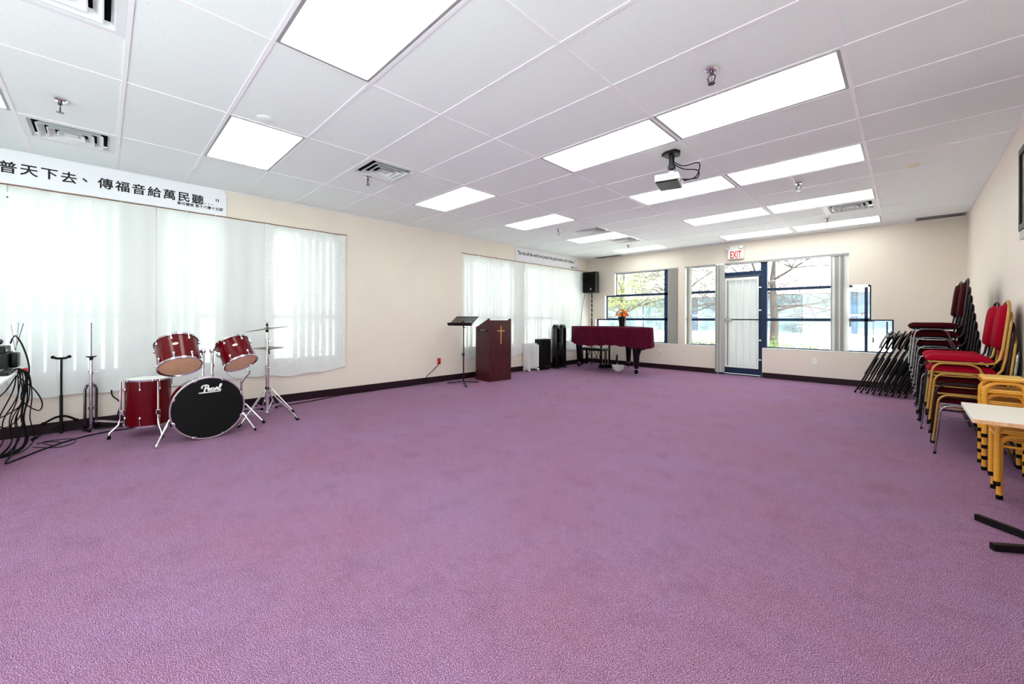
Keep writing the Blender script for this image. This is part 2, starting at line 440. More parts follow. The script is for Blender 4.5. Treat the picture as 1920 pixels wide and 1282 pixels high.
for i, j in LIGHTS:
    x0, x1, y0, y1 = GX(i), GX(i+1), GY(j), GY(j+1)
    t = thing('ceiling_light', names[(i, j)], 'ceiling light', ((x0+x1)/2, (y0+y1)/2, H), 0, 'fluorescent ceiling panels')
    a = MB(); e = tw
    for bx in ((x0+e, x1-e, y0+e, y0+e+.02), (x0+e, x1-e, y1-e-.02, y1-e), (x0+e, x0+e+.02, y0+e+.02, y1-e-.02), (x1-e-.02, x1-e, y0+e+.02, y1-e-.02)):
        a.box(bx[0], bx[1], bx[2], bx[3], H-.002, H+.03)
    ob('frame', a, M_grey, t)
    a = MB(); a.box(x0+e+.02, x1-e-.02, y0+e+.02, y1-e-.02, H+.008, H+.014); ob('diffuser', a, M_diff, t)

vlab = ['square white air diffuser above the lettered banner, left edge', 'square air diffuser above the bare left wall beside a sprinkler',
 'dark square air diffuser in front of the far left light panel', 'dark square air diffuser just behind a far left light panel',
 'square air diffuser behind a light panel on the right, near the exit end', 'square air diffuser cut by the top left corner of the photo']
for (i, j), lb in zip(VENTS, vlab):
    cx, cy = GX(i+.25), GY(j+.5); h = .29
    t = thing('air_diffuser', lb, 'ceiling vent', (cx, cy, H), 0, 'square ceiling air diffusers')
    def sq(hh, z, h2, z2, mm):
        for k in range(4):
            a = PI/2*k; M_ = Matrix.Translation((cx, cy, 0)) @ Rz(a)
            mm.quad(M_ @ Vector((-hh, -hh, z)), M_ @ Vector((hh, -hh, z)), M_ @ Vector((h2, -h2, z2)), M_ @ Vector((-h2, -h2, z2)))
    a = MB(); sq(.292, H-.003, .25, H-.003, a); sq(.25, H-.003, .232, H+.03, a); ob('frame', a, M_vent, t, normals=False, smooth=0)
    for hh in (.205, .145, .085):
        a = MB(); sq(hh, H-.012, hh-.035, H+.03, a); sq(hh-.008, H-.012, hh-.043, H+.03, a); sq(hh, H-.012, hh-.008, H-.012, a)
        ob('louvre', a, M_vent, t, normals=False, smooth=0)
    a = MB(); a.box(cx-.04, cx+.04, cy-.04, cy+.04, H+.0, H+.006); ob('centre_plate', a, M_vent, t)
    a = MB(); a.box(cx-.29, cx+.29, cy-.29, cy+.29, H+.055, H+.06); ob('backing', a, M_dark, t)

for x0, x1, lb in ((.11, R-.02, 'grey slotted return grille in the ceiling at the far right corner'), (-6.0, -5.30, 'grey slotted return grille in the ceiling at the far left corner')):
    t = thing('return_grille', lb, 'ceiling vent', ((x0+x1)/2, 9.4, H))
    a = MB(); a.box(x0, x1, 9.27, 9.285, H-.008, H-.001); a.box(x0, x1, 9.53, 9.545, H-.008, H-.001); a.box(x0, x0+.015, 9.285, 9.53, H-.008, H-.001); a.box(x1-.015, x1, 9.285, 9.53, H-.008, H-.001)
    ob('frame', a, M_grey, t)
    a = MB(); n = int((x1-x0)/.014)
    for k in range(n): a.box(x0+.016+k*.014, x0+.022+k*.014, 9.286, 9.529, H-.007, H-.001)
    ob('slats', a, M_grey, t)
    a = MB(); a.box(x0+.015, x1-.015, 9.285, 9.53, H-.0008, H-.0004); ob('backing', a, M_dark, t)

slab = [(-4.602, -.23, 'chrome sprinkler head above the drum end, near the lettered banner'), (-.922, 2.819, 'large chrome sprinkler head beside the nearest double light row'),
 (-4.506, 2.175, 'chrome sprinkler head beside the square vent over the bare left wall'), (-.933, 5.90, 'chrome sprinkler head beyond the second light row on the right'),
 (-.928, 8.349, 'chrome sprinkler head in front of the last light row on the right'), (-4.61, 5.923, 'chrome sprinkler head before the dark vents on the left'), (-4.472, 8.297, 'chrome sprinkler head in front of the far corner light on the left')]
for x, y, lb in slab:
    t = thing('sprinkler_head', lb, 'sprinkler', (x, y, H), 0, 'ceiling sprinkler heads')
    a = MB(); a.lathe([(.0, 0), (.042, 0), (.042, -.005), (.03, -.016), (.014, -.018), (0, -.018)], 18, Matrix.Translation((x, y, H-.004))); ob('escutcheon', a, M_chrome, t)
    a = MB(); a.cyl((x, y, H-.02), (x, y, H-.045), .012)
    for s in (-1, 1): a.tube([(x+s*.010, y, H-.04), (x+s*.024, y, H-.06), (x+s*.018, y, H-.085), (x, y, H-.10)], .0045, 6)
    ob('yoke', a, M_darksteel, t)
    a = MB(); a.cyl((x, y, H-.045), (x, y, H-.095), .004); ob('bulb', a, M_signred if False else M_steel, t)
    a = MB(); a.lathe([(0, 0), (.022, 0), (.022, -.004), (0, -.004)], 14, Matrix.Translation((x, y, H-.10))); ob('deflector', a, M_darksteel, t)
for x, y, lb, c in ((-3.813, .944, 'flat white round cover plate on the ceiling beside a light panel', M_grid), (.048, 6.095, 'flat cream round cover plate on the ceiling at the right', M_cap)):
    a = MB(); a.lathe([(0, 0), (.062, 0), (.062, -.004), (.055, -.008), (0, -.008)], 24, Matrix.Translation((x, y, H-.0005)))
    tag(ob('round_cover_plate', a, c), lb, 'cover plate')

# ---------------------------------------------------------------- left wall windows, blinds and curtains
for n_, (y0, y1, z0, z1) in enumerate(LH):
    a = MB(); fx0, fx1 = L-.12, L-.08
    for bx in ((y0, y1, z0, z0+.05), (y0, y1, z1-.05, z1), (y0, y0+.05, z0+.05, z1-.05), (y1-.05, y1, z0+.05, z1-.05)): a.box(fx0, fx1, *bx)
    a.box(fx0, fx1, y0+.05, y1-.05, 1.2, 1.25)
    fr = struct('window_%d' % (n_+4), a, M_blue)
    a = MB(); a.box(L-.102, L-.098, y0+.05, y1-.05, z0+.05, z1-.05); ob('pane', a, M_glass, fr)
LB = ['behind the guitar stand', 'behind the drum kit', 'behind the cymbal stand', 'behind the lectern', 'behind the radiator']
for q, (y0, y1, z0, z1) in enumerate(LH):
    t = thing('vertical_blind', 'white vertical blind behind the sheer curtain, ' + LB[q], 'blind', (L-.045, (y0+y1)/2, z1), 0, 'vertical blinds behind the curtains')
    a = MB(); a.box(L-.06, L-.03, y0+.01, y1-.01, z1-.035, z1-.002); ob('head_rail', a, M_white, t)
    rnd = random.Random(q); n = int((y1-y0)/.10)
    for k in range(n):
        if rnd.random() < .12: continue
        y = y0+.06+k*(y1-y0-.1)/max(1, n-1); ang = rnd.uniform(.25, .6)
        a = MB(); a.obox((L-.045, y, (z0+z1)/2-.02), (.0015, .089, z1-z0-.07), (0, 0, ang)); ob('slat', a, M_slat, t)
def curtain(y0, y1, zt, zb, mtl, label, ph, sag=.02):
    a = MB(); W = y1-y0; rnd = random.Random(int(ph*100)); s1, s2 = rnd.uniform(0, 6), rnd.uniform(0, 6)
    def f(u, v):
        y = y0+W*u; z = zt+(zb-zt)*v
        x = L+.028+.010*math.sin(y*11+s1)*(.35+.65*v)+.006*math.sin(y*29+s2)+.004*math.sin(z*5+y*3)
        if v > .97: x += .002
        hem = (sag*math.sin(y*4.3+s1)+.012*math.sin(y*13+s2)-.03*max(0, abs(2*u-1)-.85)/.15*-1)*max(0, v-.9)/.1
        return (x, y+.004*math.sin(z*6+s1)*(1 if 0 < u < 1 else 0), z+hem)
    a.grid(int(W*44), 40, f)
    o = tag(ob('sheer_curtain', a, mtl, smooth=80), label, 'curtain', 'sheer ivory curtain panels')
    return o
ZT = 2.505
curtain(-2.85, -.665, ZT, .40, M_curt, 'ivory sheer curtain panel at the left edge behind the mixer table', .1)
curtain(-.655, .44, ZT, .40, M_curt, 'ivory sheer curtain panel behind the guitar stand', .2)
curtain(.445, 1.56, ZT, .395, M_curt, 'ivory sheer curtain panel behind the two rack toms', .3)
curtain(1.565, 2.68, ZT, .40, M_lace, 'ivory lace curtain panel right of the cymbals, beside the bare wall', .4)
curtain(5.02, 6.80, ZT-.02, .39, M_lace, 'ivory lace curtain panel behind the music stand and lectern', .5)
curtain(6.815, 9.42, ZT-.02, .37, M_lace, 'ivory lace curtain panel behind radiator and tower fans', .6)
for y0, y1, lb in ((-2.86, 2.70, 'long brown curtain wire under the lettered banner'), (5.0, 9.44, 'long brown curtain wire at the far lace curtains')):
    t = thing('curtain_wire', lb, 'curtain rail', (L+.03, (y0+y1)/2, 2.515))
    a = MB(); n = 24; a.tube([(L+.03, y0+(y1-y0)*k/n, 2.517-.006*math.sin(k*1.3)**2) for k in range(n+1)], .006, 8); ob('wire', a, M_rod, t)
    y = y0+.1
    while y < y1:
        a = MB(); a.tube([(L, y, 2.50), (L+.03, y, 2.50), (L+.034, y, 2.517)], .004, 6); ob('hook', a, M_steel, t); y += .29

# ---------------------------------------------------------------- banners
def text_mesh(s, size, w, bold=0.0, ext=.0012):
    """text as a mesh centred in XY, squeezed to width w when given"""
    c = bpy.data.curves.new('t', 'FONT'); c.body = s; c.size = size; c.offset = bold; c.extrude = ext; c.resolution_u = 3
    o = bpy.data.objects.new('t', c); COL.objects.link(o)
    bpy.context.view_layer.update()
    me = bpy.data.meshes.new_from_object(o.evaluated_get(bpy.context.evaluated_depsgraph_get()))
    bpy.data.objects.remove(o); bpy.data.curves.remove(c)
    xs = [v.co.x for v in me.vertices]; ys_ = [v.co.y for v in me.vertices]
    cx, cy = (min(xs)+max(xs))/2, (min(ys_)+max(ys_))/2; k = w/(max(xs)-min(xs)) if w else 1
    for v in me.vertices: v.co.x = (v.co.x-cx)*k; v.co.y -= cy
    return me
ML = Matrix(((0,0,1,0),(1,0,0,0),(0,1,0,0),(0,0,0,1)))      # text plane on the left wall
MK = Matrix(((1,0,0,0),(0,0,-1,0),(0,1,0,0),(0,0,0,1)))     # text plane on the back wall
def add_text(mb, me, M_):
    me.transform(M_); mb.bm.from_mesh(me); bpy.data.meshes.remove(me)

t = thing('lettered_banner', 'long white board with large black Chinese brush characters above the curtains', 'banner', (L, -.5, 2.69))
a = MB(); a.prism([(-2.6, 2.527), (1.127, 2.527), (1.127, 2.81), (1.085, 2.858), (-2.6, 2.858)], .012, Matrix.Translation((L+.0015, 0, 0)) @ ML); ob('board', a, M_board, t, smooth=0)
a = MB()
for k, ch in enumerate('普天下去、傳福音給萬民聽'):
    y = -.66+.1356*k; sz = .122
    dy, dz = (0, 0) if ch != '、' else (-.02, 0)
    for q_ in range(7):
        ox, oz = (0, 0) if q_ == 6 else (.0026*math.cos(q_*PI/3), .0026*math.sin(q_*PI/3))
        add_text(a, text_mesh(ch, sz, 0, 0, .0004+.00008*q_), Matrix.Translation((L+.0142, y+dy+ox, 2.688+dz+oz)) @ ML)
for k in range(3): a.ball((L+.0142, .905+k*.035, 2.652), .006, (.3, 1, 1), 6)
for k in range(2): a.box(L+.012, L+.014, 1.015+k*.022, 1.025+k*.022, 2.70, 2.735)
ob('lettering', a, M_ink, t, smooth=0)
a = MB(); add_text(a, text_mesh('馬可福音 第十六章十五節', .042, .46, .0008), Matrix.Translation((L+.0142, .86, 2.605)) @ ML)
ob('small_lettering', a, M_ink, t, smooth=0)
t = thing('lettered_banner', 'pale board with small black English scripture text above the far curtains', 'banner', (L, 7.78, 2.67))
a = MB(); a.box(L+.0015, L+.0135, 6.568, 9.0, 2.515, 2.835); ob('board', a, M_boardg, t, smooth=0)
a = MB(); add_text(a, text_mesh('"Go into all the world and preach the good news to all creation...."', .12, 2.27, .0015), Matrix.Translation((L+.0142, 7.765, 2.715)) @ ML); ob('lettering', a, M_ink, t, smooth=0)
a = MB(); add_text(a, text_mesh('Mark 16: 15', .07, .26, .001), Matrix.Translation((L+.0142, 8.82, 2.575)) @ ML); ob('small_lettering', a, M_ink, t, smooth=0)

# ---------------------------------------------------------------- back wall: windows, door, blinds, exit sign
FY0, FY1 = B+.09, B+.135
def bars(mb, rects):
    for x0, x1, z0, z1 in rects: mb.box(x0, x1, FY0, FY1, z0, z1)
a = MB()
bars(a, [(-5.61, -5.555, 1.855, 2.40), (-4.235, -4.155, .64, 2.40), (-5.91, -3.80, 1.80, 1.855), (-5.91, -5.83, 1.23, 1.80), (-6.20, -3.80, 1.175, 1.23), (-6.2, -6.12, .64, 1.175),
         (-6.2, -3.80, .60, .64), (-5.61, -3.80, 2.40, 2.45)])
w1 = struct('window_1', a, M_blue)
a = MB()
for x0, x1, z0, z1 in ((-5.6, -3.8, 1.85, 2.42), (-5.9, -3.8, 1.22, 1.81), (-6.19, -3.8, .63, 1.185)): a.box(x0, x1, B+.110, B+.114, z0, z1)
ob('pane', a, M_glass, w1)
a = MB()
bars(a, [(-3.76, -3.70, .64, 2.40), (-3.03, -2.97, .60, 2.40), (-3.70, -3.03, 1.80, 1.855), (-3.70, -3.03, 1.175, 1.23), (-3.76, -3.03, .60, .64), (-3.76, -2.97, 2.40, 2.45)])
w2 = struct('window_2', a, M_blue)
a = MB(); a.box(-3.71, -3.02, B+.110, B+.114, .63, 2.42); ob('pane', a, M_glass, w2)
a = MB()
bars(a, [(-2.05, -.70, 1.80, 1.855), (-2.05, -.40, 1.175, 1.23), (-2.05, -.10, .60, .64), (-.535, -.49, .64, 1.80), (-.245, -.225, .64, 1.175), (-.465, -.44, 1.23, 1.835), (-.172, -.148, .64, 1.205), (-.49, -.465, 1.80, 1.845), (-.44, -.172, 1.19, 1.215), (-.75, -.69, 1.855, 2.40), (-2.05, -.70, 2.40, 2.45)])
w3 = struct('window_3', a, M_blue)
a = MB()
for x0, x1, z0, z1 in ((-2.05, -.7, 1.85, 2.42), (-2.05, -.40, 1.22, 1.81), (-2.05, -.10, .63, 1.185)): a.box(x0, x1, B+.110, B+.114, z0, z1)
ob('pane', a, M_glass, w3)
# white inner linings of the openings
a = MB()
for bx in ((-3.86, -5.555, Z3), ): a.box(-5.555, -3.86, B-.004, B+.03, Z3-.022, Z3)
a.box(-3.70, -2.135, B-.004, B+.03, Z3-.03, Z3); a.box(-2.135, -.745, B-.006, B+.04, Z3-.035, Z3)
struct('trim_3', a, M_grey)
a = MB(); a.box(-6.15, -3.86, B-.002, B+.09, ZS, ZS+.008); a.box(-3.70, -2.99, B-.002, B+.09, ZS, ZS+.008); a.box(-2.12, -.148, B-.002, B+.09, ZS, ZS+.008); struct('trim_4', a, M_white)

# door with blue frame, frosted glass and white security bars
a = MB(); a.box(-3.0, -2.875, FY0-.02, FY1, 0, 2.40); a.box(-2.165, -2.05, FY0-.04, FY1, 0, 2.44); a.box(-2.875, -2.165, FY0-.02, FY1, 2.145, 2.235); a.box(-2.875, -2.165, FY0-.02, FY1, 2.40, 2.44); a.box(-2.875, -2.165, FY0, FY1, 0, .02)
d1 = struct('door_1', a, M_blue)
a = MB(); a.box(-2.875, -2.165, B+.110, B+.114, 2.235, 2.40); ob('transom_pane', a, M_glass, d1)
a = MB(); y0, y1 = B+.085, B+.125
a.box(-2.868, -2.80, y0, y1, .03, 2.14); a.box(-2.235, -2.172, y0, y1, .03, 2.14); a.box(-2.80, -2.235, y0, y1, 2.07, 2.14); a.box(-2.80, -2.235, y0, y1, .03, .19)
leaf = ob('door_leaf', a, M_blue, d1, smooth=0)
M_frost = cloth_light('frosted_glass', (.66, .68, .68, 1), .38, .03)
a = MB(); a.box(-2.80, -2.235, B+.105, B+.11, .19, 2.07); ob('frosted_pane', a, M_frost, leaf, smooth=0)
a = MB(); gy0, gy1 = B+.045, B+.065
a.box(-2.866, -2.202, gy0, gy1, 2.055, 2.11); a.box(-2.866, -2.202, gy0, gy1, .165, .20); a.box(-2.866, -2.805, gy0, gy1, .20, 2.055); a.box(-2.228, -2.202, gy0, gy1, .20, 2.055)
for x in (-2.775, -2.635, -2.50, -2.36): a.box(x-.010, x+.010, gy0+.003, gy1-.003, .20, 2.055)
ob('security_gate', a, M_white, d1, smooth=0)
for z in (.36, .77, 1.40, 1.88):
    a = MB(); a.box(-2.20, -2.15, gy0, gy1, z-.014, z+.014); ob('hinge', a, M_white, d1, smooth=0)
a = MB(); a.box(-2.80, -2.20, gy0-.012, gy0+.004, 1.19, 1.215); ob('lock_bar', a, M_black, d1, smooth=0)
a = MB(); a.box(-2.862, -2.70, gy0-.03, gy0+.0, 1.165, 1.23, .004); ob('lock_box', a, M_steel, d1)

def blind_stack(x0, x1, z0, z1, n, y, lb, mtls):
    t = thing('vertical_blind', lb, 'blind', ((x0+x1)/2, y, z0), 0, 'bunched vertical blinds on the back wall')
    a = MB(); a.box(x0-.01, x1+.01, y-.02, y+.02, z1, z1+.03); ob('head_rail', a, M_white, t)
    for k in range(n):
        x = x0+(x1-x0)*(k+.5)/n; a = MB(); aa = .75 if k % 2 else 1.0
        a.grid(4, 1, lambda u, v, x=x, aa=aa: (x+(u-.5)*.085*math.cos(aa)+.006*math.sin(PI*u), y+(u-.5)*.085*math.sin(aa), z0+(z1-z0)*v))
        ob('slat', a, mtls[k % len(mtls)], t)
blind_stack(-4.10, -3.875, ZS+.02, 2.40, 9, B+.042, 'bunched grey vertical blind at the right side of the piano window', [M_slatg])
blind_stack(-3.0, -2.85, .05, 2.40, 7, B-.045, 'full height bunched grey vertical blind left of the barred door', [M_slatg, M_slatg, M_slat])
blind_stack(-3.655, -3.585, ZS+.02, 2.39, 3, B+.042, 'thin bunched grey vertical blind at the left of the narrow window', [M_slatg])
blind_stack(-1.0, -.765, ZS+.02, 2.395, 8, B+.042, 'bunched grey vertical blind right of the large window', [M_slatg, M_slat, M_slatg])
for x, z0, z1, lb in ((-.415, .80, 1.21, 'short blind cord with a grey weight hanging in the lowest window step'), (-.73, 1.08, 1.84, 'short blind cord with a grey weight hanging beside the bunched blind')):
    t = thing('blind_cord', lb, 'cord', (x, B+.03, z1))
    a = MB(); a.cyl((x, B+.03, z0+.1), (x, B+.03, z1), .003, n=6); ob('cord', a, M_grey, t)
    a = MB(); a.lathe([(.006, .1), (.014, .09), (.016, 0), (0, 0)], 10, Matrix.Translation((x, B+.03, z0))); ob('weight', a, M_grey, t)
a = MB(); a.box(-.60, -.535, B+.07, B+.088, 1.315, 1.335); a.box(-.575, -.56, B+.06, B+.088, 1.28, 1.32); tag(ob('window_handle', a, M_darksteel, smooth=0), 'small dark lever handle on the stepped window frame', 'handle')

t = thing('exit_sign', 'white exit sign with red letters and two emergency lamps above the door', 'sign', (-2.61, B, 2.64))
a = MB(); a.box(-2.765, -2.457, B-.07, B, 2.50, 2.785, .008); ob('housing', a, M_plastic, t)
a = MB(); add_text(a, text_mesh('EXIT', .215, .215, .004), Matrix.Translation((-2.605, B-.0715, 2.595)) @ MK); ob('lettering', a, M_signred, t, smooth=0)
for x in (-2.757, -2.50):
    a = MB(); a.lathe([(0, 0), (.032, 0), (.036, .02), (.022, .055), (0, .06)], 16, Matrix.Translation((x, B-.11, 2.735)) @ Matrix.Rotation(-PI/2, 4, 'X')); ob('emergency_lamp', a, M_chrome, t)
def outlet(name, M_, lb, mtl, w=.075, h=.118):
    t = thing(name, lb, 'outlet', M_.translation)
    a = MB(); a.box(-w/2, w/2, -h/2, h/2, 0, .007, .002, M_); ob('plate', a, mtl, t)
    for s in (-1, 1):
        a = MB(); a.box(-.017, .017, s*.022-.014, s*.022+.014, .007, .010, 0, M_); ob('socket', a, mtl, t)
outlet('wall_outlet', Matrix.Translation((-4.307, B, .425)) @ MK, 'white wall outlet under the piano window', M_plastic)
outlet('wall_outlet', Matrix.Translation((-1.251, B, .41)) @ MK, 'white wall outlet under the large window near the folded chairs', M_plastic)
outlet('wall_outlet', Matrix.Translation((L, 4.487, .395)) @ ML, 'red wall outlet on the left wall with a black cord plugged in', M_red)
def cable(pts, r, lb, group=None, sub=6, name='cable', mtl=None):
    a = MB(); a.tube(smooth_path(pts, sub), r, 6)
    return tag(ob(name, a, mtl or M_cable, smooth=60), lb, 'cable', group)
cable([(L+.012, 4.487, .38), (L+.03, 4.46, .34), (L+.016, 4.35, .24), (L+.014, 4.20, .13), (L+.03, 4.12, .03), (L+.03, 3.9, .008), (L+.028, 3.4, .007), (L+.03, 2.8, .007)], .006, 'black cord running from the red outlet down to the baseboard')

# ---------------------------------------------------------------- drum kit
def rotM(loc, up, fwd=None):
    q = Vector(up).normalized().to_track_quat('Z', 'Y'); return Matrix.Translation(loc) @ q.to_matrix().to_4x4()
def lug(mb, M_, r, z0, z1, a):
    p = lambda z, rr: M_ @ Vector((rr*math.cos(a), rr*math.sin(a), z))
    mb.tube([p(z0, r+.012), p(z1, r+.012)], .004, 6)
# bass drum: local +X is the front
TH = math.radians(1)
bd = thing('bass_drum', 'wine red bass drum lying on its side with black front head and white script lettering', 'drum', (-4.965, .745, 0), TH)
MBD = Matrix.Translation((0, 0, .307)) @ Matrix.Rotation(PI/2, 4, 'Y')   # lathe Z -> local +X
def loc(mb): return mb
a = MB(); a.lathe([(.268, -.36), (.272, -.36), (.272, -.03), (.268, -.03)], 48, MBD, cap=False); ob('shell', a, M_wine, bd, w=False)
for z, nm in ((-.02, 'hoop'),):
    a = MB(); a.lathe([(.272, z-.022), (.306, z-.022), (.3075, z), (.306, z+.02), (.300, z+.021), (.272, z+.008), (.272, z-.022)], 48, MBD, cap=False); ob(nm, a, M_chrome if z > -.1 else M_wine, bd, w=False)
a = MB(); a.lathe([(0, .006), (.15, .005), (.292, .002), (.299, -.006), (.28, -.02)], 48, MBD, cap=False); hd = ob('front_head', a, M_head, bd, w=False)
a = MB(); a.lathe([(0, -.358), (.26, -.356), (.267, -.35)], 40, MBD, cap=False); ob('rear_head', a, M_tan, bd, w=False)
for k in range(8):
    an = PI/8+k*PI/4; y, z = .296*math.cos(an), .307+.296*math.sin(an)
    if z < .03: z = .03
    a = MB(); a.obox((-.012, y, z), (.055, .022, .028), (an, 0, 0), .004)
    a.tube([(-.03, y*.99, z), (-.20, y*.99, z)], .004, 6); ob('tension_claw', a, M_chrome, bd, w=False)
for s in (-1, 1):
    y0 = s*.262; a = MB(); a.obox((-.10, y0, .235), (.05, .03, .055), (0, 0, 0), .006)
    a.tube([(-.12, y0, .25), (-.095, y0+s*.03, .215), (.02, y0+s*.135, .02)], [.009, .010, .008], 10); sp = ob('spur', a, M_chrome, bd, w=False)
    a = MB(); a.tube([(.014, y0+s*.13, .032), (.022, y0+s*.137, .012), (.024, y0+s*.139, .002)], [.011, .011, .003], 8); ob('tip', a, M_steel if s < 0 else M_rubber, sp, w=False)
# script lettering on the head, drawn as brush strokes in the head plane
def stroke(mb, pts, w, x):
    P = smooth_path([(p[0], p[1], 0) for p in pts], 5)
    ring = []
    for i, p in enumerate(P):
        t_ = (P[min(i+1, len(P)-1)] - P[max(i-1, 0)]).normalized(); n = Vector((-t_.y, t_.x, 0)); k = w*(.75+.5*abs(t_.y))
        ring.append((p+n*k, p-n*k))
    for (a0, b0), (a1, b1) in zip(ring, ring[1:]):
        mb.quad(*[(x, q.x, q.y) for q in (a0, b0, b1, a1)])
STK = [[(.02, .62), (.0, .78), (.10, .95), (.30, 1.0), (.42, .90), (.40, .70), (.26, .56), (.16, .58)], [(.27, .92), (.22, .6), (.16, .25), (.10, .1), (-.04, .06), (-.10, .14)],
       [(.40, .36), (.50, .44), (.54, .54), (.48, .60), (.42, .50), (.42, .36), (.50, .27), (.60, .34)],
       [(.80, .54), (.70, .60), (.62, .46), (.66, .29), (.76, .32), (.81, .56), (.80, .34), (.88, .28)],
       [(.90, .30), (.95, .58), (1.02, .62), (1.05, .52), (1.04, .34), (1.12, .30)],
       [(1.10, .34), (1.22, .62), (1.30, .92), (1.26, 1.0), (1.20, .80), (1.16, .42), (1.20, .28), (1.30, .32)],
       [(-.14, .12), (.3, .12), (.8, .13), (1.26, .15)], [(-.14, .12), (-.16, .08), (.2, .07), (1.24, .12)]]
a = MB()
for s_ in STK: stroke(a, [(.012+(x-.58)*.122, .307+.150+z*.082) for x, z in s_], .0050, .0085)
ob('lettering', a, M_white, hd, w=False, smooth=0)
# tom mount
a = MB(); a.box(-.24, -.12, -.05, .09, .578, .592, .004); a.cyl((-.18, -.02, .585), (-.18, -.02, .63), .016); a.cyl((-.18, .055, .585), (-.18, .055, .63), .016); ob('tom_mount', a, M_chrome, bd, w=False)
PST = []
for y in (-.02, .055):
    a = MB(); a.cyl((-.18, y, .60), (-.18, y, .855), .0125); a.lathe([(.0, 0), (.019, 0), (.019, .025), (0, .025)], 14, Matrix.Translation((-.18, y, .70))); a.ball((-.18, y, .865), .026)
    ob('tom_post', a, M_chrome, bd, w=False); PST.append(frame(bd) @ Vector((-.18, y, .865)))

def tom(label, c, up, Rr, dep, nl, badge=None, side=None, legs=None, post=None):
    t = thing('tom_drum', label, 'drum', c, 0); M_ = rotM(c, up); h = dep/2
    a = MB(); a.lathe([(Rr-.006, -h), (Rr, -h), (Rr, h), (Rr-.006, h)], 40, M_, cap=False); ob('shell', a, M_wine, t)
    for s in (-1, 1):
        a = MB(); a.lathe([(Rr-.006, s*(h-.006)), (Rr+.010, s*(h-.008)), (Rr+.011, s*(h+.010)), (Rr+.002, s*(h+.013)), (Rr-.006, s*(h+.004)), (Rr-.006, s*(h-.006))], 40, M_, cap=False); ob('hoop', a, M_chrome, t)
    a = MB(); a.lathe([(0, -h-.002), (Rr-.004, -h-.001), (Rr-.002, -h+.004), (0, -h+.004)], 36, M_, cap=False); ob('bottom_head', a, M_tan, t, label='tan bottom head')
    a = MB(); a.lathe([(0, h+.002), (Rr-.004, h+.001), (Rr-.002, h-.004), (0, h-.004)], 36, M_, cap=False); ob('top_head', a, M_white, t, label='white top head')
    for k in range(nl):
        an = 2*PI*(k+.5)/nl; a = MB()
        for z in (h*.62, -h*.62):
            p = M_ @ Vector(((Rr+.01)*math.cos(an), (Rr+.01)*math.sin(an), z)); a.ball(p, .011, (1, 1, 1.5), 6)
        lug(a, M_, Rr, h*.6, h*1.05, an); lug(a, M_, Rr, -h*1.05, -h*.6, an); ob('lug', a, M_chrome, t)
    if badge is not None:
        q = Matrix.Translation(c) @ Vector((0, 0, 0)); d = (Vector((0, 0, CH)) - Vector(c)); d2 = M_.to_3x3().inverted() @ d; an = math.atan2(d2.y, d2.x)+badge
        Mb = M_ @ Rz(an) @ Matrix.Translation((Rr, 0, h*.18)) @ Matrix.Rotation(PI/2, 4, 'Y')
        a = MB(); a.prism([(.013*math.cos(2*PI*k/18), .024*math.sin(2*PI*k/18)) for k in range(18)], .003, Mb); ob('badge', a, M_cap, t, label='pale oval badge')
    if post is not None:
        pc = M_ @ Vector((0, 0, h*.2)); d = Vector(post)-pc; d -= Vector(up).normalized()*d.dot(Vector(up).normalized()); e = pc+d.normalized()*Rr
        a = MB(); a.tube([e, (e+Vector(post))/2+Vector((0, 0, .008)), Vector(post)], .011, 10); a.ball(e, .026, (1, 1, 1.2)); ob('mounting_arm', a, M_chrome, t)
    return t, M_
tom('larger wine red rack tom tilted on the bass drum, left of the two', (-5.14, .525, .842), (-.58, -.05, .80), .168, .272, 8, -.05, post=PST[0])
tom('smaller wine red rack tom tilted on the bass drum, right of the two', (-5.12, 1.005, .83), (-.54, -.22, .80), .150, .25, 6, .12, post=PST[1])
FT = (-5.62, .335, .345)
ft, MF = tom('deep wine red floor tom standing on three chrome legs left of the bass drum', FT, (.02, .0, 1), .182, .46, 8)
for an in (math.radians(-92), math.radians(17), math.radians(135)):
    c_, s_ = math.cos(an), math.sin(an); P = lambda r, z: (FT[0]+r*c_, FT[1]+r*s_, z)
    a = MB(); a.tube([P(.207, .56), P(.209, .19), P(.222, .13), P(.285, .06), P(.292, .02)], .0085, 8); lg = ob('leg', a, M_chrome, ft)
    a = MB(); a.obox(P(.20, .25), (.04, .04, .05), (0, 0, an), .006); ob('leg_bracket', a, M_chrome, lg)
    a = MB(); a.tube([P(.287, .035), P(.291, 0.001)], [.011, .017], 10); ob('rubber_foot', a, M_rubber, lg)

def tripod(t, x, y, zj, rad, angs, r=.009, zr=.05, brace=True, mtl=None, foot=.016):
    mtl = mtl or M_chrome
    for an in angs:
        c_, s_ = math.cos(an), math.sin(an); P = lambda q, z: (x+q*c_, y+q*s_, z)
        a = MB(); a.tube([P(.02, zj), P(.045, zj-.012), P(rad, .018)], r, 8)
        if brace: a.tube([P(.015, zr), P(rad*.55, zj-.02-(zj-.03)*.52)], r*.7, 6)
        lg = ob('leg', a, mtl, t)
        a = MB(); a.tube([P(rad*.94, .032), P(rad+.012, .0)], [foot*.8, foot], 8); ob('rubber_foot', a, M_rubber, lg)
def cymbal(mb, c, up, r):
    mb.lathe([(0, .018), (.018, .017), (.036, .010), (.042, .008), (r*.6, .003), (r, -.005), (r, -.008), (r*.6, .0), (.042, .005), (.032, .007), (.016, .014), (0, .015)], 40, rotM(c, up), cap=False)
CS = (-5.56, 1.405)
t = thing('cymbal_stand', 'chrome tripod cymbal stand with one tilted cymbal on top, right of the drums', 'cymbal stand', (CS[0], CS[1], 0))
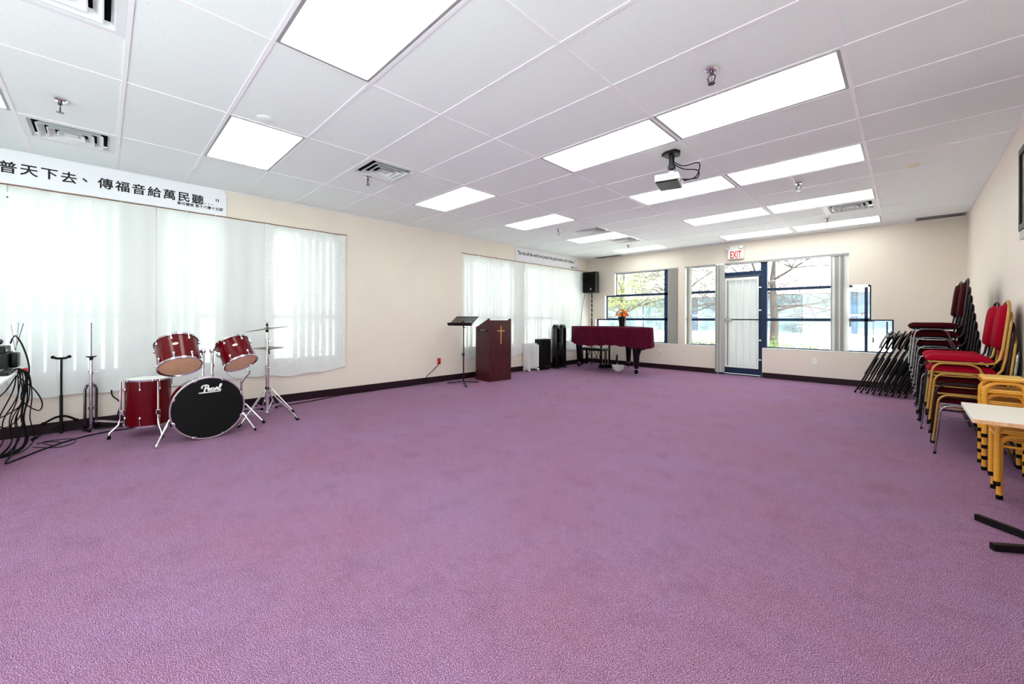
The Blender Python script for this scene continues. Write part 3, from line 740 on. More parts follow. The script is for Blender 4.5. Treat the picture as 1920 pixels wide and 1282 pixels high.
a = MB(); a.cyl((*CS, .03), (*CS, .62), .0175); a.cyl((*CS, .60), (*CS, .93), .0135); a.cyl((*CS, .92), (*CS, 1.03), .008); ob('pole', a, M_chrome, t)
for z in (.60, .92, .34):
    a = MB(); a.lathe([(0, 0), (.021, 0), (.021, .05), (0, .05)], 14, Matrix.Translation((*CS, z-.02))); a.tube([(CS[0]+.015, CS[1], z), (CS[0]+.03, CS[1]+.035, z+.01)], .005, 6); ob('collar', a, M_chrome if z > .5 else M_darksteel, t)
tripod(t, CS[0], CS[1], .33, .47, (math.radians(27), math.radians(-48), math.radians(152)))
a = MB(); a.cyl((*CS, 1.02), (*CS, 1.15), .005); a.lathe([(0, 0), (.015, 0), (.012, .03), (0, .032)], 12, Matrix.Translation((*CS, 1.105))); a.lathe([(0, 0), (.018, .0), (.014, .03), (0, .03)], 12, Matrix.Translation((*CS, 1.035))); ob('tilter', a, M_black, t)
a = MB(); cymbal(a, (*CS, 1.075), (-.05, -.135, 1), .235); ob('cymbal', a, M_brass, t)
HS = (-5.74, 1.465)
t = thing('hi_hat_stand', 'chrome stand carrying two closed hi-hat cymbals behind the cymbal stand', 'hi-hat stand', (HS[0], HS[1], 0))
a = MB(); a.cyl((*HS, .03), (*HS, .60), .013); a.cyl((*HS, .58), (*HS, .80), .010); a.cyl((*HS, .80), (*HS, .92), .004); ob('pole', a, M_chrome, t)
tripod(t, HS[0], HS[1], .32, .28, (math.radians(60), math.radians(-70), math.radians(180)))
a = MB(); cymbal(a, (*HS, .835), (.0, -.01, 1), .172); ob('top_cymbal', a, M_brass, t)
a = MB(); a.lathe([(0, -.024), (.018, -.022), (.04, -.010), (.1, -.004), (.172, .005), (.172, .0065), (.04, -.007), (0, -.02)], 36, rotM((*HS, .822), (0, .0, 1)), cap=False); ob('bottom_cymbal', a, M_brass, t)
a = MB(); a.lathe([(0, 0), (.017, 0), (.014, .05), (0, .05)], 12, Matrix.Translation((*HS, .75))); ob('clutch', a, M_black, t)
SS = (-5.36, 1.10)
t = thing('snare_stand', 'empty chrome snare basket stand behind the right of the bass drum', 'drum stand', (SS[0], SS[1], 0))
a = MB(); a.cyl((*SS, .03), (*SS, .50), .011); ob('pole', a, M_chrome, t)
tripod(t, SS[0], SS[1], .24, .22, (math.radians(62), math.radians(-40), math.radians(190)))
a = MB()
for an in (.4, 2.5, 4.6): a.tube([(SS[0], SS[1], .46), (SS[0]+.06*math.cos(an), SS[1]+.06*math.sin(an), .53), (SS[0]+.13*math.cos(an), SS[1]+.13*math.sin(an), .585), (SS[0]+.14*math.cos(an), SS[1]+.14*math.sin(an), .62)], .006, 6)
ob('basket', a, M_chrome, t)
# hi-hat stand without cymbals, folded
HX, HY = -6.22, -.085
t = thing('hi_hat_stand', 'folded bare chrome hi-hat stand with tall thin rod near the curtain', 'hi-hat stand', (HX, HY, 0))
a = MB(); a.cyl((HX, HY, .02), (HX, HY, .52), .0165); a.cyl((HX, HY, .50), (HX, HY, .78), .0135); ob('pole', a, M_chrome, t)
a = MB(); a.cyl((HX, HY, .78), (HX, HY, 1.15), .0045); ob('pull_rod', a, M_darksteel, t)
a = MB(); a.lathe([(0, -.05), (.012, -.05), (.016, -.01), (.042, .0), (.042, .008), (0, .008)], 16, Matrix.Translation((HX, HY, .785))); ob('cymbal_cup', a, M_black, t)
for z in (.62, .50, .235):
    a = MB(); a.lathe([(0, 0), (.024, 0), (.024, .035), (0, .035)], 14, Matrix.Translation((HX, HY, z-.015))); a.tube([(HX+.01, HY+.02, z), (HX+.015, HY+.05, z+.008)], .006, 6); ob('collar', a, M_chrome, t)
for dy, dx in ((-.045, 0), (.04, .01), (.0, -.045)):
    a = MB(); a.tube([(HX+dx*.5, HY+dy*.6, .49), (HX+dx, HY+dy, .44), (HX+dx, HY+dy, .03)], .012, 8); lg = ob('leg', a, M_darksteel, t)
    a = MB(); a.cyl((HX+dx, HY+dy, .06), (HX+dx, HY+dy, .0), .014); ob('rubber_foot', a, M_rubber, lg)
a = MB(); a.bar((HX+.02, HY+.03, .02), (HX+.06, HY+.38, .012), .075, .012); ob('pedal_plate', a, M_black, t)
a = MB(); a.bar((HX+.015, HY+.03, .10), (HX+.05, HY+.30, .04), .055, .012); ob('footboard', a, M_steel, t)
a = MB(); a.tube([(HX+.055, HY+.01, .008), (HX+.075, HY+.38, .008)], .006, 6); ob('base_rod', a, M_chrome, t)
# guitar stand
GXs, GYs = -6.27, -.30
t = thing('guitar_stand', 'black tubular guitar stand with padded yokes beside the mixer table', 'guitar stand', (GXs, GYs, 0))
a = MB(); a.cyl((GXs, GYs, .0), (GXs, GYs, .40), .013); a.cyl((GXs, GYs, .38), (GXs, GYs, .79), .009); ob('pole', a, M_black, t)
a = MB(); a.tube([(GXs+.03, GYs-.055, .795), (GXs+.015, GYs-.03, .782), (GXs, GYs, .78), (GXs+.015, GYs+.03, .782), (GXs+.03, GYs+.055, .795)], .011, 8); a.ball((GXs+.03, GYs-.057, .797), .016); a.ball((GXs+.03, GYs+.057, .797), .016); ob('neck_yoke', a, M_rubber, t)
a = MB(); pts = [(GXs+.09, GYs-.115, .135), (GXs+.07, GYs-.085, .155), (GXs+.02, GYs-.03, .178), (GXs+.02, GYs+.03, .178), (GXs+.07, GYs+.085, .155), (GXs+.09, GYs+.11, .135)]
a.tube(smooth_path(pts), .011, 8); a.ball(pts[0], .019); a.ball(pts[-1], .019); ob('body_yoke', a, M_rubber, t)
for an in (math.radians(-42), math.radians(52), math.radians(180)):
    rr = .27 if abs(an) < 2 else .06; c_, s_ = math.cos(an), math.sin(an)
    a = MB(); a.tube([(GXs, GYs, .10), (GXs+.04*c_, GYs+.04*s_, .09), (GXs+rr*c_, GYs+rr*s_, .013)], .0095, 8); lg = ob('leg', a, M_black, t)
    a = MB(); a.tube([(GXs+rr*.85*c_, GYs+rr*.85*s_, .026), (GXs+rr*c_, GYs+rr*s_, .013)], .0125, 8); ob('rubber_foot', a, M_rubber, lg)

# ---------------------------------------------------------------- mixer table, audio gear, cables
TZ = .72
t = thing('folding_table', 'white plastic folding table corner carrying audio gear at the left edge', 'table', (-5.4, -.9, 0))
a = MB(); a.box(-6.12, -4.72, -1.3, -.53, TZ-.03, TZ, .008); ob('top', a, M_white, t)
for x in (-6.02, -4.85):
    for y in (-1.2, -.70):
        a = MB(); a.cyl((x, y, 0), (x, y, TZ-.035), .014); ob('leg', a, M_grey, t)
def boxthing(name, lb, cat, x0, x1, y0, y1, z0, z1, mtl, bev=.006):
    t = thing(name, lb, cat, ((x0+x1)/2, (y0+y1)/2, z0)); a = MB(); a.box(x0, x1, y0, y1, z0, z1, bev); ob('case', a, mtl, t); return t
M_gear = mat('dark_grey_gear', (.007, .008, .010, 1), .5, spec=.25)
t = boxthing('audio_mixer', 'low flat black mixer lying on the white table edge', 'mixer', -5.60, -5.30, -1.05, -.545, TZ, TZ+.03, M_gear)
for k in range(8):
    a = MB(); a.box(-5.58+.03*k, -5.568+.03*k, -.80, -.60, TZ+.03, TZ+.034); ob('fader_strip', a, M_white if k % 3 == 0 else M_black, t)
t = boxthing('amplifier', 'larger black amplifier box stacked under the smaller receiver', 'amplifier', -5.98, -5.62, -1.10, -.585, TZ, TZ+.17, M_gear)
a = MB(); a.obox((-5.615, -.66, TZ+.12), (.05, .012, .012), (0, 0, 0), .003); ob('handle', a, M_black, t)
a = MB(); a.box(-5.90, -5.72, -.585, -.535, TZ+.03, TZ+.165, .016); ob('side_handle', a, M_black, t)
t = boxthing('wireless_receiver', 'small black receiver with raised antennas on top of the amplifier', 'receiver', -5.97, -5.64, -1.0, -.60, TZ+.17, TZ+.225, M_gear)
a = MB(); a.box(-5.72, -5.69, -.60, -.595, TZ+.185, TZ+.205); ob('knob', a, M_steel, t)
for p, q in (((-5.70, -.545, TZ+.19), (-5.70, -.53, 1.16)), ((-5.71, -.55, TZ+.19), (-5.74, -.505, 1.15)), ((-5.69, -.55, TZ+.20), (-5.68, -.57, 1.14))):
    a = MB(); a.tube([(p[0], -.60, p[2]), p, q], .0028, 6); ob('antenna', a, M_darksteel, t)
t = thing('microphone', 'black microphone lying on top of the small receiver', 'microphone', (-5.78, -.75, TZ+.245))
a = MB(); a.tube([(-5.80, -.80, TZ+.246), (-5.76, -.67, TZ+.262)], [.011, .016], 10); ob('handle', a, M_black, t)
a = MB(); a.ball((-5.752, -.645, TZ+.268), .026); ob('grille', a, M_darksteel, t)
rnd = random.Random(3)
CX, CY = -5.63, -.475
for k in range(11):
    y0 = CY-.02+rnd.uniform(-.03, .03); x0 = CX+rnd.uniform(-.05, .05); lean = rnd.uniform(-.10, .04)*(2 if k < 4 else 1)
    pts = [(x0-.06, -.56+rnd.uniform(-.012, .01), TZ+.014), (x0-.03, -.525, TZ+.024), (x0, y0, TZ-.02), (x0+.01, y0+lean*.3+.01, .50), (x0-.01, y0+lean*.8-.02, .30), (x0, y0+lean, .12), (x0+.04, y0+lean-.06, .02), (x0+.12, y0-.2+rnd.uniform(-.15, .1), .008), (x0+.2, y0-.45, .008)]
    cable(pts, .0044, 'black cable draped over the table end down to the carpet in a thick bundle', 'cables hanging in the bundle')
for k, (bulge, zl, lb) in enumerate(((.16, .30, 'black cable looping widest out of the hanging bundle on the left'), (-.09, .42, 'black cable bowing out to the right of the hanging bundle'), (.25, .38, 'black cable sagging low under the table at the left edge'))):
    cable([(CX, CY-.06, TZ-.03), (CX, CY-bulge*.5, .55), (CX, CY-bulge, zl), (CX, CY-bulge*.7, zl-.06), (CX, CY-.03, zl+.05), (CX, CY-.01, .62)], .005, lb)
cable([(-5.80, -.585, TZ+.25), (-5.72, -.55, TZ+.32), (-5.66, -.50, TZ+.22), (-5.65, -.465, TZ+.05), (-5.64, -.47, TZ-.08)], .006, 'black cable arching from the gear over the antennas')
a = MB(); a.lathe([(.0, 0), (.014, 0), (.016, .012), (.014, .026), (0, .026)], 14, Matrix.Translation((-5.64, -.485, TZ+.005))); tag(ob('cable_clamp', a, M_red), 'small red clamp at the top of the cable bundle', 'clamp')
cable([(-5.62, -.50, .25), (-5.50, -.535, .06), (-5.27, -.555, .008), (-5.35, -.50, .008), (-5.60, -.37, .008), (-5.84, -.20, .008), (-5.97, -.01, .008), (-6.0, .24, .008), (-6.06, .56, .008), (-6.05, .95, .008), (-6.07, 1.35, .008), (-6.09, 1.85, .008), (-6.17, 2.25, .008), (-6.28, 2.6, .008), (-6.30, 3.2, .008)], .007, 'long black cable curving across the carpet from the bundle to the baseboard')
cable([(-5.75, -.45, .006), (-5.60, -.30, .006), (-5.66, -.20, .006), (-5.86, -.19, .006), (-5.93, -.30, .006), (-5.84, -.40, .02), (-5.72, -.33, .006), (-5.78, -.27, .006), (-5.9, -.36, .006), (-5.9, -.44, .006)], .0035, 'thin black cable coiled loosely on the carpet by the guitar stand')
cable([(-6.30, .07, .40), (-6.315, .08, .33), (-6.30, .14, .25), (-6.31, .12, .12), (-6.30, .11, .03)], .007, 'short bent black cable against the wall behind the hi-hat stand')
t = boxthing('floor_monitor', 'black floor speaker cut by the left edge below the table', 'speaker', -5.35, -5.05, -1.10, -.62, 0, .13, M_black)

# ---------------------------------------------------------------- music stand and lectern
MX, MY = -5.80, 4.645
t = thing('music_stand', 'black music stand with perforated desk left of the lectern', 'music stand', (MX, MY, 0))
a = MB(); a.cyl((MX, MY, .03), (MX, MY, .56), .0125); a.cyl((MX, MY, .54), (MX, MY, 1.06), .009); ob('pole', a, M_black, t)
a = MB(); a.lathe([(0, 0), (.018, 0), (.018, .06), (0, .06)], 12, Matrix.Translation((MX, MY, .52))); a.tube([(MX, MY, .55), (MX-.02, MY-.04, .55)], .009, 8); ob('collar', a, M_black, t)
for an in (math.radians(-155), math.radians(-30), math.radians(85)):
    c_, s_ = math.cos(an), math.sin(an); a = MB(); a.bar((MX, MY, .055), (MX+.33*c_, MY+.33*s_, .012), .028, .016); ob('leg', a, M_black, t)
al = math.radians(20); wv = Vector((math.cos(al), math.sin(al), 0)); tv = Vector((-math.sin(al), math.cos(al), 0)); tt = (tv*.27+Vector((0, 0, .15))).normalized(); nn = wv.cross(tt)
o_ = Vector((MX, MY, 1.165))
Md = Matrix(((wv.x, tt.x, nn.x, o_.x), (wv.y, tt.y, nn.y, o_.y), (wv.z, tt.z, nn.z, o_.z), (0, 0, 0, 1)))
a = MB(); hx = [(-.225+.045*k) for k in range(11)]; hyv = [(-.12+.048*k) for k in range(6)]
for x in hx: a.box(x-.012, x+.012, -.155, .155, 0, .003, 0, Md)
for y in [-.15]+hyv+[.15]:
    a.box(-.24, .24, y-.011, y+.011, 0, .0032, 0, Md)
a.box(-.24, -.225, -.155, .155, 0, .003, 0, Md); a.box(.225, .24, -.155, .155, 0, .003, 0, Md)
ob('desk', a, M_black, t, smooth=0)
a = MB(); a.box(-.25, .25, -.165, -.155, 0, .05, 0, Md); a.box(-.25, .25, -.165, -.155, -.01, 0, 0, Md); ob('lip', a, M_black, t, smooth=0)
a = MB(); a.tube([Md @ Vector((0, -.05, -.005)), (MX, MY, 1.11), (MX, MY, 1.04)], [.03, .02, .013], 10); a.tube([(MX, MY, 1.04), (MX+.05, MY+.02, 1.04)], .006, 6); ob('tilt_bracket', a, M_black, t)

LO = (-5.666, 5.158); la = math.atan2(.537, .055)-PI/2    # local -Y side faces camera left, +X face holds the cross
t = thing('lectern', 'mahogany wooden lectern with a brass cross on its front', 'lectern', (LO[0], LO[1], 0), la)
W_, D_ = .54, .45
SIDE = [(-D_, .02), (0, .02), (0, 1.20), (-.02, 1.21), (-D_+.02, 1.04), (-D_, 1.05)]
MS = Matrix(((1,0,0,0),(0,0,-1,0),(0,1,0,0),(0,0,0,1)))
for y, nm in ((.02, 'side_panel'), (W_, 'side_panel')):
    a = MB(); a.prism(SIDE, .02, Matrix.Translation((0, y, 0)) @ MS); ob(nm, a, M_mahog, t, w=False, smooth=0)
a = MB(); a.box(-.022, -.002, .02, W_-.02, .02, 1.175); ob('front_panel', a, M_mahog, t, w=False, smooth=0)
a = MB(); a.prism([(-D_+.01, 1.005), (-.022, 1.155), (-.022, 1.172), (-D_+.01, 1.022)], W_-.04, Matrix.Translation((0, W_-.02, 0)) @ MS); ob('sloped_top', a, M_mahog, t, w=False, smooth=0)
a = MB(); a.box(-D_+.02, -.022, .02, W_-.02, .5, .518); ob('shelf', a, M_mahog, t, w=False, smooth=0)
a = MB(); a.box(-D_, .004, -.002, W_+.002, 0, .02); ob('plinth', a, M_mahog, t, w=False, smooth=0)
a = MB(); a.box(-.002, .012, .268, .288, .71, 1.065); a.box(-.002, .012, .19, .366, .96, .98); ob('cross', a, M_brassc, t, w=False, smooth=0, label='brass cross')
a = MB(); a.box(-.37, -.05, -.03, -.001, .955, .985, .004); hb = ob('microphone_clip', a, M_black, t, w=False)
a = MB(); a.tube([(-.24, -.034, .98), (-.10, -.034, .985)], .008, 8); ob('handle', a, M_steel, hb, w=False)

# ---------------------------------------------------------------- radiator, box, tower fans
t = thing('oil_radiator', 'white finned oil radiator on the carpet beside the black box', 'heater', (-6.22, 6.97, 0))
for k in range(7):
    y = 6.80+k*.05; a = MB(); a.box(-6.30, -6.14, y-.008, y+.008, .06, .63, .005); a.cyl((-6.22, y-.0245, .56), (-6.22, y+.0245, .56), .02); a.cyl((-6.22, y-.0245, .12), (-6.22, y+.0245, .12), .02); ob('fin', a, M_white, t)
a = MB(); a.box(-6.30, -6.14, 7.128, 7.17, .08, .60, .008); ob('control_box', a, M_plastic, t)
for y in (6.82, 7.12):
    a = MB(); a.box(-6.315, -6.10, y-.018, y+.018, .03, .06, .004); a.cyl((-6.11, y, .016), (-6.145, y, .016), .016); a.cyl((-6.28, y, .016), (-6.31, y, .016), .016); ob('foot', a, M_plastic, t)
t = thing('black_speaker_box', 'plain black floor box between white radiator and tower fans', 'speaker', (-6.2, 7.36, 0))
a = MB(); a.box(-6.305, -6.10, 7.20, 7.56, .02, .725, .01); ob('cabinet', a, M_black, t)
a = MB(); a.box(-6.10, -6.094, 7.22, 7.54, .10, .70); ob('grille', a, M_rubber, t)
for y in (7.40, 7.50):
    a = MB(); a.box(-6.094, -6.088, y-.012, y+.012, .085, .097); ob('jack', a, M_steel, t)
a = MB(); a.box(-6.29, -6.11, 7.22, 7.54, 0, .02); ob('feet', a, M_rubber, t)
for yc, lb in ((7.80, 'black tower heater with grey grille, the left of two'), (8.06, 'black tower heater with grey grille, right one beside the piano')):
    xc = -6.14
    t = thing('tower_heater', lb, 'heater', (xc, yc, 0), 0, 'black tower heaters')
    Me = Matrix.Translation((xc, yc, 0)) @ Matrix.Diagonal((1, .95, 1, 1))
    a = MB(); a.lathe([(0, .02), (.095, .02), (.10, .06), (.098, .95), (.09, 1.02), (.06, 1.065), (0, 1.07)], 26, Me); ob('body', a, M_gloss, t)
    a = MB(); a.lathe([(0, 0), (.13, 0), (.13, .018), (.10, .03), (0, .03)], 26, Me); ob('base', a, M_black, t)
    a = MB()
    for k in range(26):
        z = .30+k*.026; a.tube([(xc+.104*math.cos(an), yc+.099*math.sin(an), z) for an in [math.radians(-155+11*q) for q in range(9)]], .004, 4)
    ob('grille', a, M_silver, t, label='silver slotted grille')
    a = MB(); a.ball((xc+.05, yc-.045, 1.045), .018, (1, 1, .6)); ob('knob', a, M_steel, t)

# ---------------------------------------------------------------- grand piano under cloth
K = Vector((-5.295, 8.625, 0)); dt = Vector((.715, -.70, 0)).normalized(); lf = Vector((-dt.y, dt.x, 0))
t = thing('grand_piano', 'black grand piano under a burgundy cloth in the far left corner', 'piano', K, 0)
OUT = [(.72, -.30), (.73, .5), (.73, 1.10), (.68, 1.38), (.55, 1.54), (.36, 1.58), (.16, 1.52), (.0, 1.38), (-.13, 1.15), (-.26, .92), (-.44, .74), (-.62, .60), (-.72, .42), (-.73, .1), (-.73, -.30)]
OUTS = [Vector((p.x, p.y)) for p in smooth_path([(q[0], q[1], 0) for q in OUT], 4)]
def pw(l, w_, z): q = K+lf*l+dt*w_; return Vector((q.x, q.y, z))
a = MB(); a.prism([tuple(pw(p.x*.985, p.y*.985, 0).xy) for p in OUTS], .36, Matrix.Translation((0, 0, .64))); ob('case', a, M_gloss, t)
PLEG = [(.61, 0), (-.61, 0), (.346, 1.376)]
for l, w_ in PLEG:
    p = pw(l, w_, 0); a = MB()
    a.lathe([(0, .055), (.038, .055), (.038, .12), (.036, .14), (.036, .15), (.05, .18), (.075, .52), (.085, .60), (.085, .64), (0, .64)], 10, Matrix.Translation(p)); lg = ob('leg', a, M_gloss, t)
    if l > 0:
        a = MB()
        for s in (-1, 1):
            q = p+dt*0+lf*0
            pr_ = [(0, .60), (.21, .60), (.21, .575), (.10, .54), (.07, .45), (.05, .42), (0, .42)]
        a.prism(pr_, .05, Matrix.Translation(p-Vector((0, .025, 0))) @ Matrix(((1,0,0,0),(0,0,1,0),(0,1,0,0),(0,0,0,1)))); ob('bracket', a, M_gloss, lg)
    a = MB(); a.ring(p+Vector((0, 0, .145)), .038, .005); ob('ferrule', a, M_steel, lg)
    a = MB(); a.cyl(p+Vector((-.014, 0, .03)), p+Vector((.014, 0, .03)), .03); a.tube([p+Vector((0, 0, .06)), p+Vector((0, 0, .03))], .02, 10); ob('caster', a, M_chrome, lg)
a = MB(); c = pw(-.02, .13, 0)
for l in (-.10, .10): q = pw(l, .13, 0); a.cyl((q.x, q.y, .10), (q.x, q.y, .64), .022)
q0, q1 = pw(-.16, .13, .07), pw(.16, .13, .07); a.bar(q0, q1, .13, .09); ly = ob('pedal_lyre', a, M_gloss, t)
for l in (-.07, 0, .07):
    a = MB(); a.bar(pw(l, .07, .05), pw(l, -.06, .045), .022, .01); ob('pedal', a, M_brassc, ly)
    a = MB(); a.cyl(pw(l, .13, .10), pw(l, .13, .64), .005, n=6); ob('pedal_rod', a, M_steel, ly)
# cloth: drapes over the lid with a wavy skirt
ctr = Vector((.1, .55))
NO = len(OUTS); cum = [0]
for i in range(1, NO): cum.append(cum[-1]+(OUTS[i]-OUTS[i-1]).length)
def outl(u):
    Tt = cum[-1]+(OUTS[0]-OUTS[-1]).length; s = (u % 1)*Tt
    for i in range(NO):
        a_, b_ = OUTS[i], OUTS[(i+1) % NO]; l0 = cum[i]; l1 = cum[i+1] if i+1 < NO else Tt
        if s <= l1: k = (s-l0)/max(1e-6, l1-l0); return a_+(b_-a_)*k, s
    return OUTS[0], s
a = MB(); NU = 260; prof = [(0, .0, 0), (.5, .0, 0), (.93, .0, 0), (.985, -.004, 0), (1.0, -.02, .2), (1.0, -.06, .5), (1.0, -.15, .8), (1.0, -.26, 1), (1.0, -.36, 1.15), (1.0, -.415, 1.25)]
rings = []
for i in range(NU):
    p, s = outl(i/NU); d = (p-ctr); row = []
    for k, dz, wv_ in prof:
        off = .022+wv_*(.012+.014*math.sin(s*21)+.008*math.sin(s*47+1))
        q = ctr+d*k; dn = d.normalized()*off*(1 if k >= .98 else 0)
        zz = 1.032+dz*(1+.05*math.sin(s*4.1)+.02*math.sin(s*23)) + (0 if k < 1 else 0)
        row.append(a.bm.verts.new(pw(q.x+dn.x, q.y+dn.y, zz)))
    rings.append(row)
for i in range(NU):
    A, B_ = rings[i], rings[(i+1) % NU]
    for k in range(1, len(prof)-1): a.bm.faces.new((A[k], B_[k], B_[k+1], A[k+1]))
a.bm.faces.new([r_[1] for r_ in rings])
for r_ in rings: a.bm.verts.remove(r_[0])
o = ob('piano_cloth', a, M_velvet, smooth=60); tag(o, 'burgundy cloth draped over the grand piano', 'cloth')
a = MB(); a.prism([tuple(pw(p.x*.97, p.y*.97, 0).xy) for p in OUTS], .028, Matrix.Translation((0, 0, 1.0))); ob('lid', a, M_gloss, t)
# bench
t = thing('piano_bench', 'black piano bench behind the piano legs in the corner', 'bench', (-5.9, 9.08, 0))
a = MB(); a.box(-6.20, -5.52, 8.90, 9.19, .38, .45, .012); ob('seat', a, M_black, t)
for x in (-6.15, -5.57):
    for y in (8.94, 9.15):
        a = MB(); a.box(x-.022, x+.022, y-.022, y+.022, 0, .38); ob('leg', a, M_gloss, t)
for x0 in (-5.98, -5.72):
    a = MB(); a.tube([(x0-.10, 9.04, .02), (x0, 9.04, .38), (x0+.10, 9.04, .02)], .011, 6); ob('strut', a, M_black, t)
# bowl with brush, flower pot
bx, by = -4.76, 8.37
t = thing('white_bowl', 'white round bowl on the carpet under the piano', 'bowl', (bx, by, 0))
a = MB(); a.lathe([(0, .0), (.07, .0), (.075, .01), (.115, .05), (.135, .10), (.14, .14), (.133, .14), (.11, .06), (.06, .02), (0, .018)], 30, Matrix.Translation((bx, by, 0))); ob('basin', a, M_plastic, t)
t = thing('black_brush', 'black handled brush standing in the white bowl', 'brush', (bx-.03, by, .02))
a = MB(); a.tube([(bx-.02, by, .025), (bx-.025, by, .20)], .010, 8); ob('shaft', a, M_steel, t)
a = MB(); a.tube([(bx-.025, by, .18), (bx-.035, by, .25), (bx-.028, by, .32), (bx-.036, by, .38)], [.02, .026, .022, .016], 10); ob('handle', a, M_black, t)
a = MB(); a.cyl((bx-.02, by, .022), (bx-.02, by, .07), .03); ob('head', a, M_rubber, t)
fx, fy, fz = -4.66, 8.36, 1.034
t = thing('flower_pot', 'orange silk flowers in a black pot on top of the piano', 'plant', (fx, fy, fz))
a = MB(); a.lathe([(0, 0), (.055, 0), (.085, .20), (.092, .20), (.092, .225), (.082, .225), (.08, .20), (0, .19)], 20, Matrix.Translation((fx, fy, fz))); ob('pot', a, M_black, t)
M_flor = mat('orange_petals', srgb(236, 110, 24), .7, noise=.3, nscale=60); M_flor2 = mat('yellow_petals', srgb(245, 176, 60), .7); M_leaf = mat('green_leaf', srgb(70, 90, 40), .7, noise=.2)
rnd = random.Random(5)
for k in range(26):
    th, ph_ = rnd.uniform(0, 2*PI), math.acos(rnd.uniform(.1, 1)); d = Vector((math.sin(ph_)*math.cos(th), math.sin(ph_)*math.sin(th), math.cos(ph_)))
    c = Vector((fx, fy, fz+.23))+Vector((d.x*.13, d.y*.13, d.z*.14)); a = MB(); q = d.to_track_quat('Z', 'Y').to_matrix()
    for j in range(6):
        an = 2*PI*j/6; e1 = q @ Vector((math.cos(an), math.sin(an), .5)); e2 = q @ Vector((-math.sin(an), math.cos(an), 0))
        a.quad(c, c+e1*.025+e2*.014, c+e1*.046, c+e1*.025-e2*.014)
    ob('flower', a, M_flor if k % 3 else M_flor2, t, normals=False)
a = MB()
for k in range(30):
    th = rnd.uniform(0, 2*PI); d = Vector((math.cos(th), math.sin(th), rnd.uniform(.2, 1.4))).normalized(); c = Vector((fx, fy, fz+.21)); sd = Vector((-d.y, d.x, 0)).normalized()
    a.quad(c, c+d*.08+sd*.012, c+d*.155, c+d*.08-sd*.012)
ob('leaves', a, M_leaf, t, normals=False)
# loudspeaker on stand
sx, sy = -6.06, 9.26
t = thing('speaker_stand', 'black tripod speaker stand behind the piano wound with pale cord', 'speaker stand', (sx, sy, 0))
a = MB(); a.cyl((sx, sy, .08), (sx, sy, 1.91), .018); ob('pole', a, M_black, t)
tripod(t, sx, sy, .42, .22, (math.radians(60), math.radians(180), math.radians(-60)), .010, .1, True, M_black)
a = MB(); a.tube([(sx+(.026+.012*math.sin(k*1.7))*math.cos(k*.55), sy+(.026+.012*math.sin(k*1.7))*math.sin(k*.55), 1.86-k*.011) for k in range(60)], .006, 6); ob('wound_cord', a, M_plastic, t, label='pale cord wound round the pole')
t = thing('loudspeaker', 'black loudspeaker raised on a stand in the far left corner', 'speaker', (sx, sy, 1.91))
a = MB(); a.prism([(-.20, -.14), (.20, -.14), (.20, .0), (.13, .15), (-.13, .15), (-.20, .0)], .555, Matrix.Translation((sx, sy, 1.91))); ob('cabinet', a, M_black, t)
a = MB(); a.box(sx-.185, sx+.185, sy-.152, sy-.141, 1.93, 2.445, .01); ob('grille', a, M_rubber, t)
a = MB(); a.box(sx+.05, sx+.075, sy-.156, sy-.151, 1.98, 2.03); ob('badge', a, M_steel, t)
cable([(sx-.15, sy-.10, 1.92), (sx-.18, sy-.16, 1.6), (sx-.22, sy-.2, 1.1), (sx-.2, sy-.22, .6), (sx-.18, sy-.2, .02)], .006, 'thin dark cord hanging from the raised loudspeaker')

# ---------------------------------------------------------------- projector
t = thing('projector', 'white and black projector hanging from the ceiling on a black mount', 'projector', (-1.67, 3.97, H))
a = MB(); a.prism([(-.085, -.04), (-.03, -.075), (.06, -.075), (.085, .0), (.05, .075), (-.06, .06)], .03, Matrix.Translation((-1.67, 3.97, H-.031))); ob('ceiling_plate', a, M_black, t)
a = MB(); a.cyl((-1.67, 3.97, H-.03), (-1.67, 3.97, H-.13), .026); a.cyl((-1.67, 3.97, H-.12), (-1.67, 3.97, H-.20), .018); a.box(-1.70, -1.64, 3.945, 3.995, H-.17, H-.13, .004); ob('drop_pole', a, M_black, t)
a = MB(); a.obox((-1.67, 3.97, H-.215), (.05, .06, .05), (0, 0, .3), .004); ob('knuckle', a, M_steel, t)
pa = math.radians(14); Mp = Matrix.Translation((-1.695, 3.965, 2.575)) @ Rz(pa)
a = MB(); a.box(-.11, .11, -.15, .15, -.022, .045, .012, Mp); bd_ = ob('body', a, M_plastic, t)
a = MB(); a.box(-.105, .105, -.145, .145, -.036, -.022, .006, Mp); ob('underside', a, M_black, t, label='black underside')
a = MB(); a.box(-.08, .08, -.10, .10, .045, .06, .004, Mp); ob('mount_bracket', a, M_black, t)
a = MB()
for k in range(9): a.box(-.08+.018*k, -.07+.018*k, -.1515, -.150, -.005, .03, 0, Mp)
ob('vent_slots', a, M_grey, bd_, smooth=0)
for k in range(3):
    a = MB(); a.box(.11, .113, -.06+.06*k, -.035+.06*k, -.01, .01, 0, Mp); ob('port', a, M_black, bd_, smooth=0)
for k, (dx, dz) in enumerate(((.20, .04), (.15, -.03))):
    a = MB(); pts = [(-1.66, 3.98, H-.09-.02*k), (-1.58, 4.03, H-.14-.03*k), (-1.49+dx*.2, 4.08, H-.17+dz), (-1.46, 4.09, H-.25+dz*.5), (-1.50, 4.05, 2.585), (-1.575, 3.98+.05*k, 2.58)]
    a.tube(smooth_path(pts), .0055, 6); ob('power_cord', a, M_cable, t)

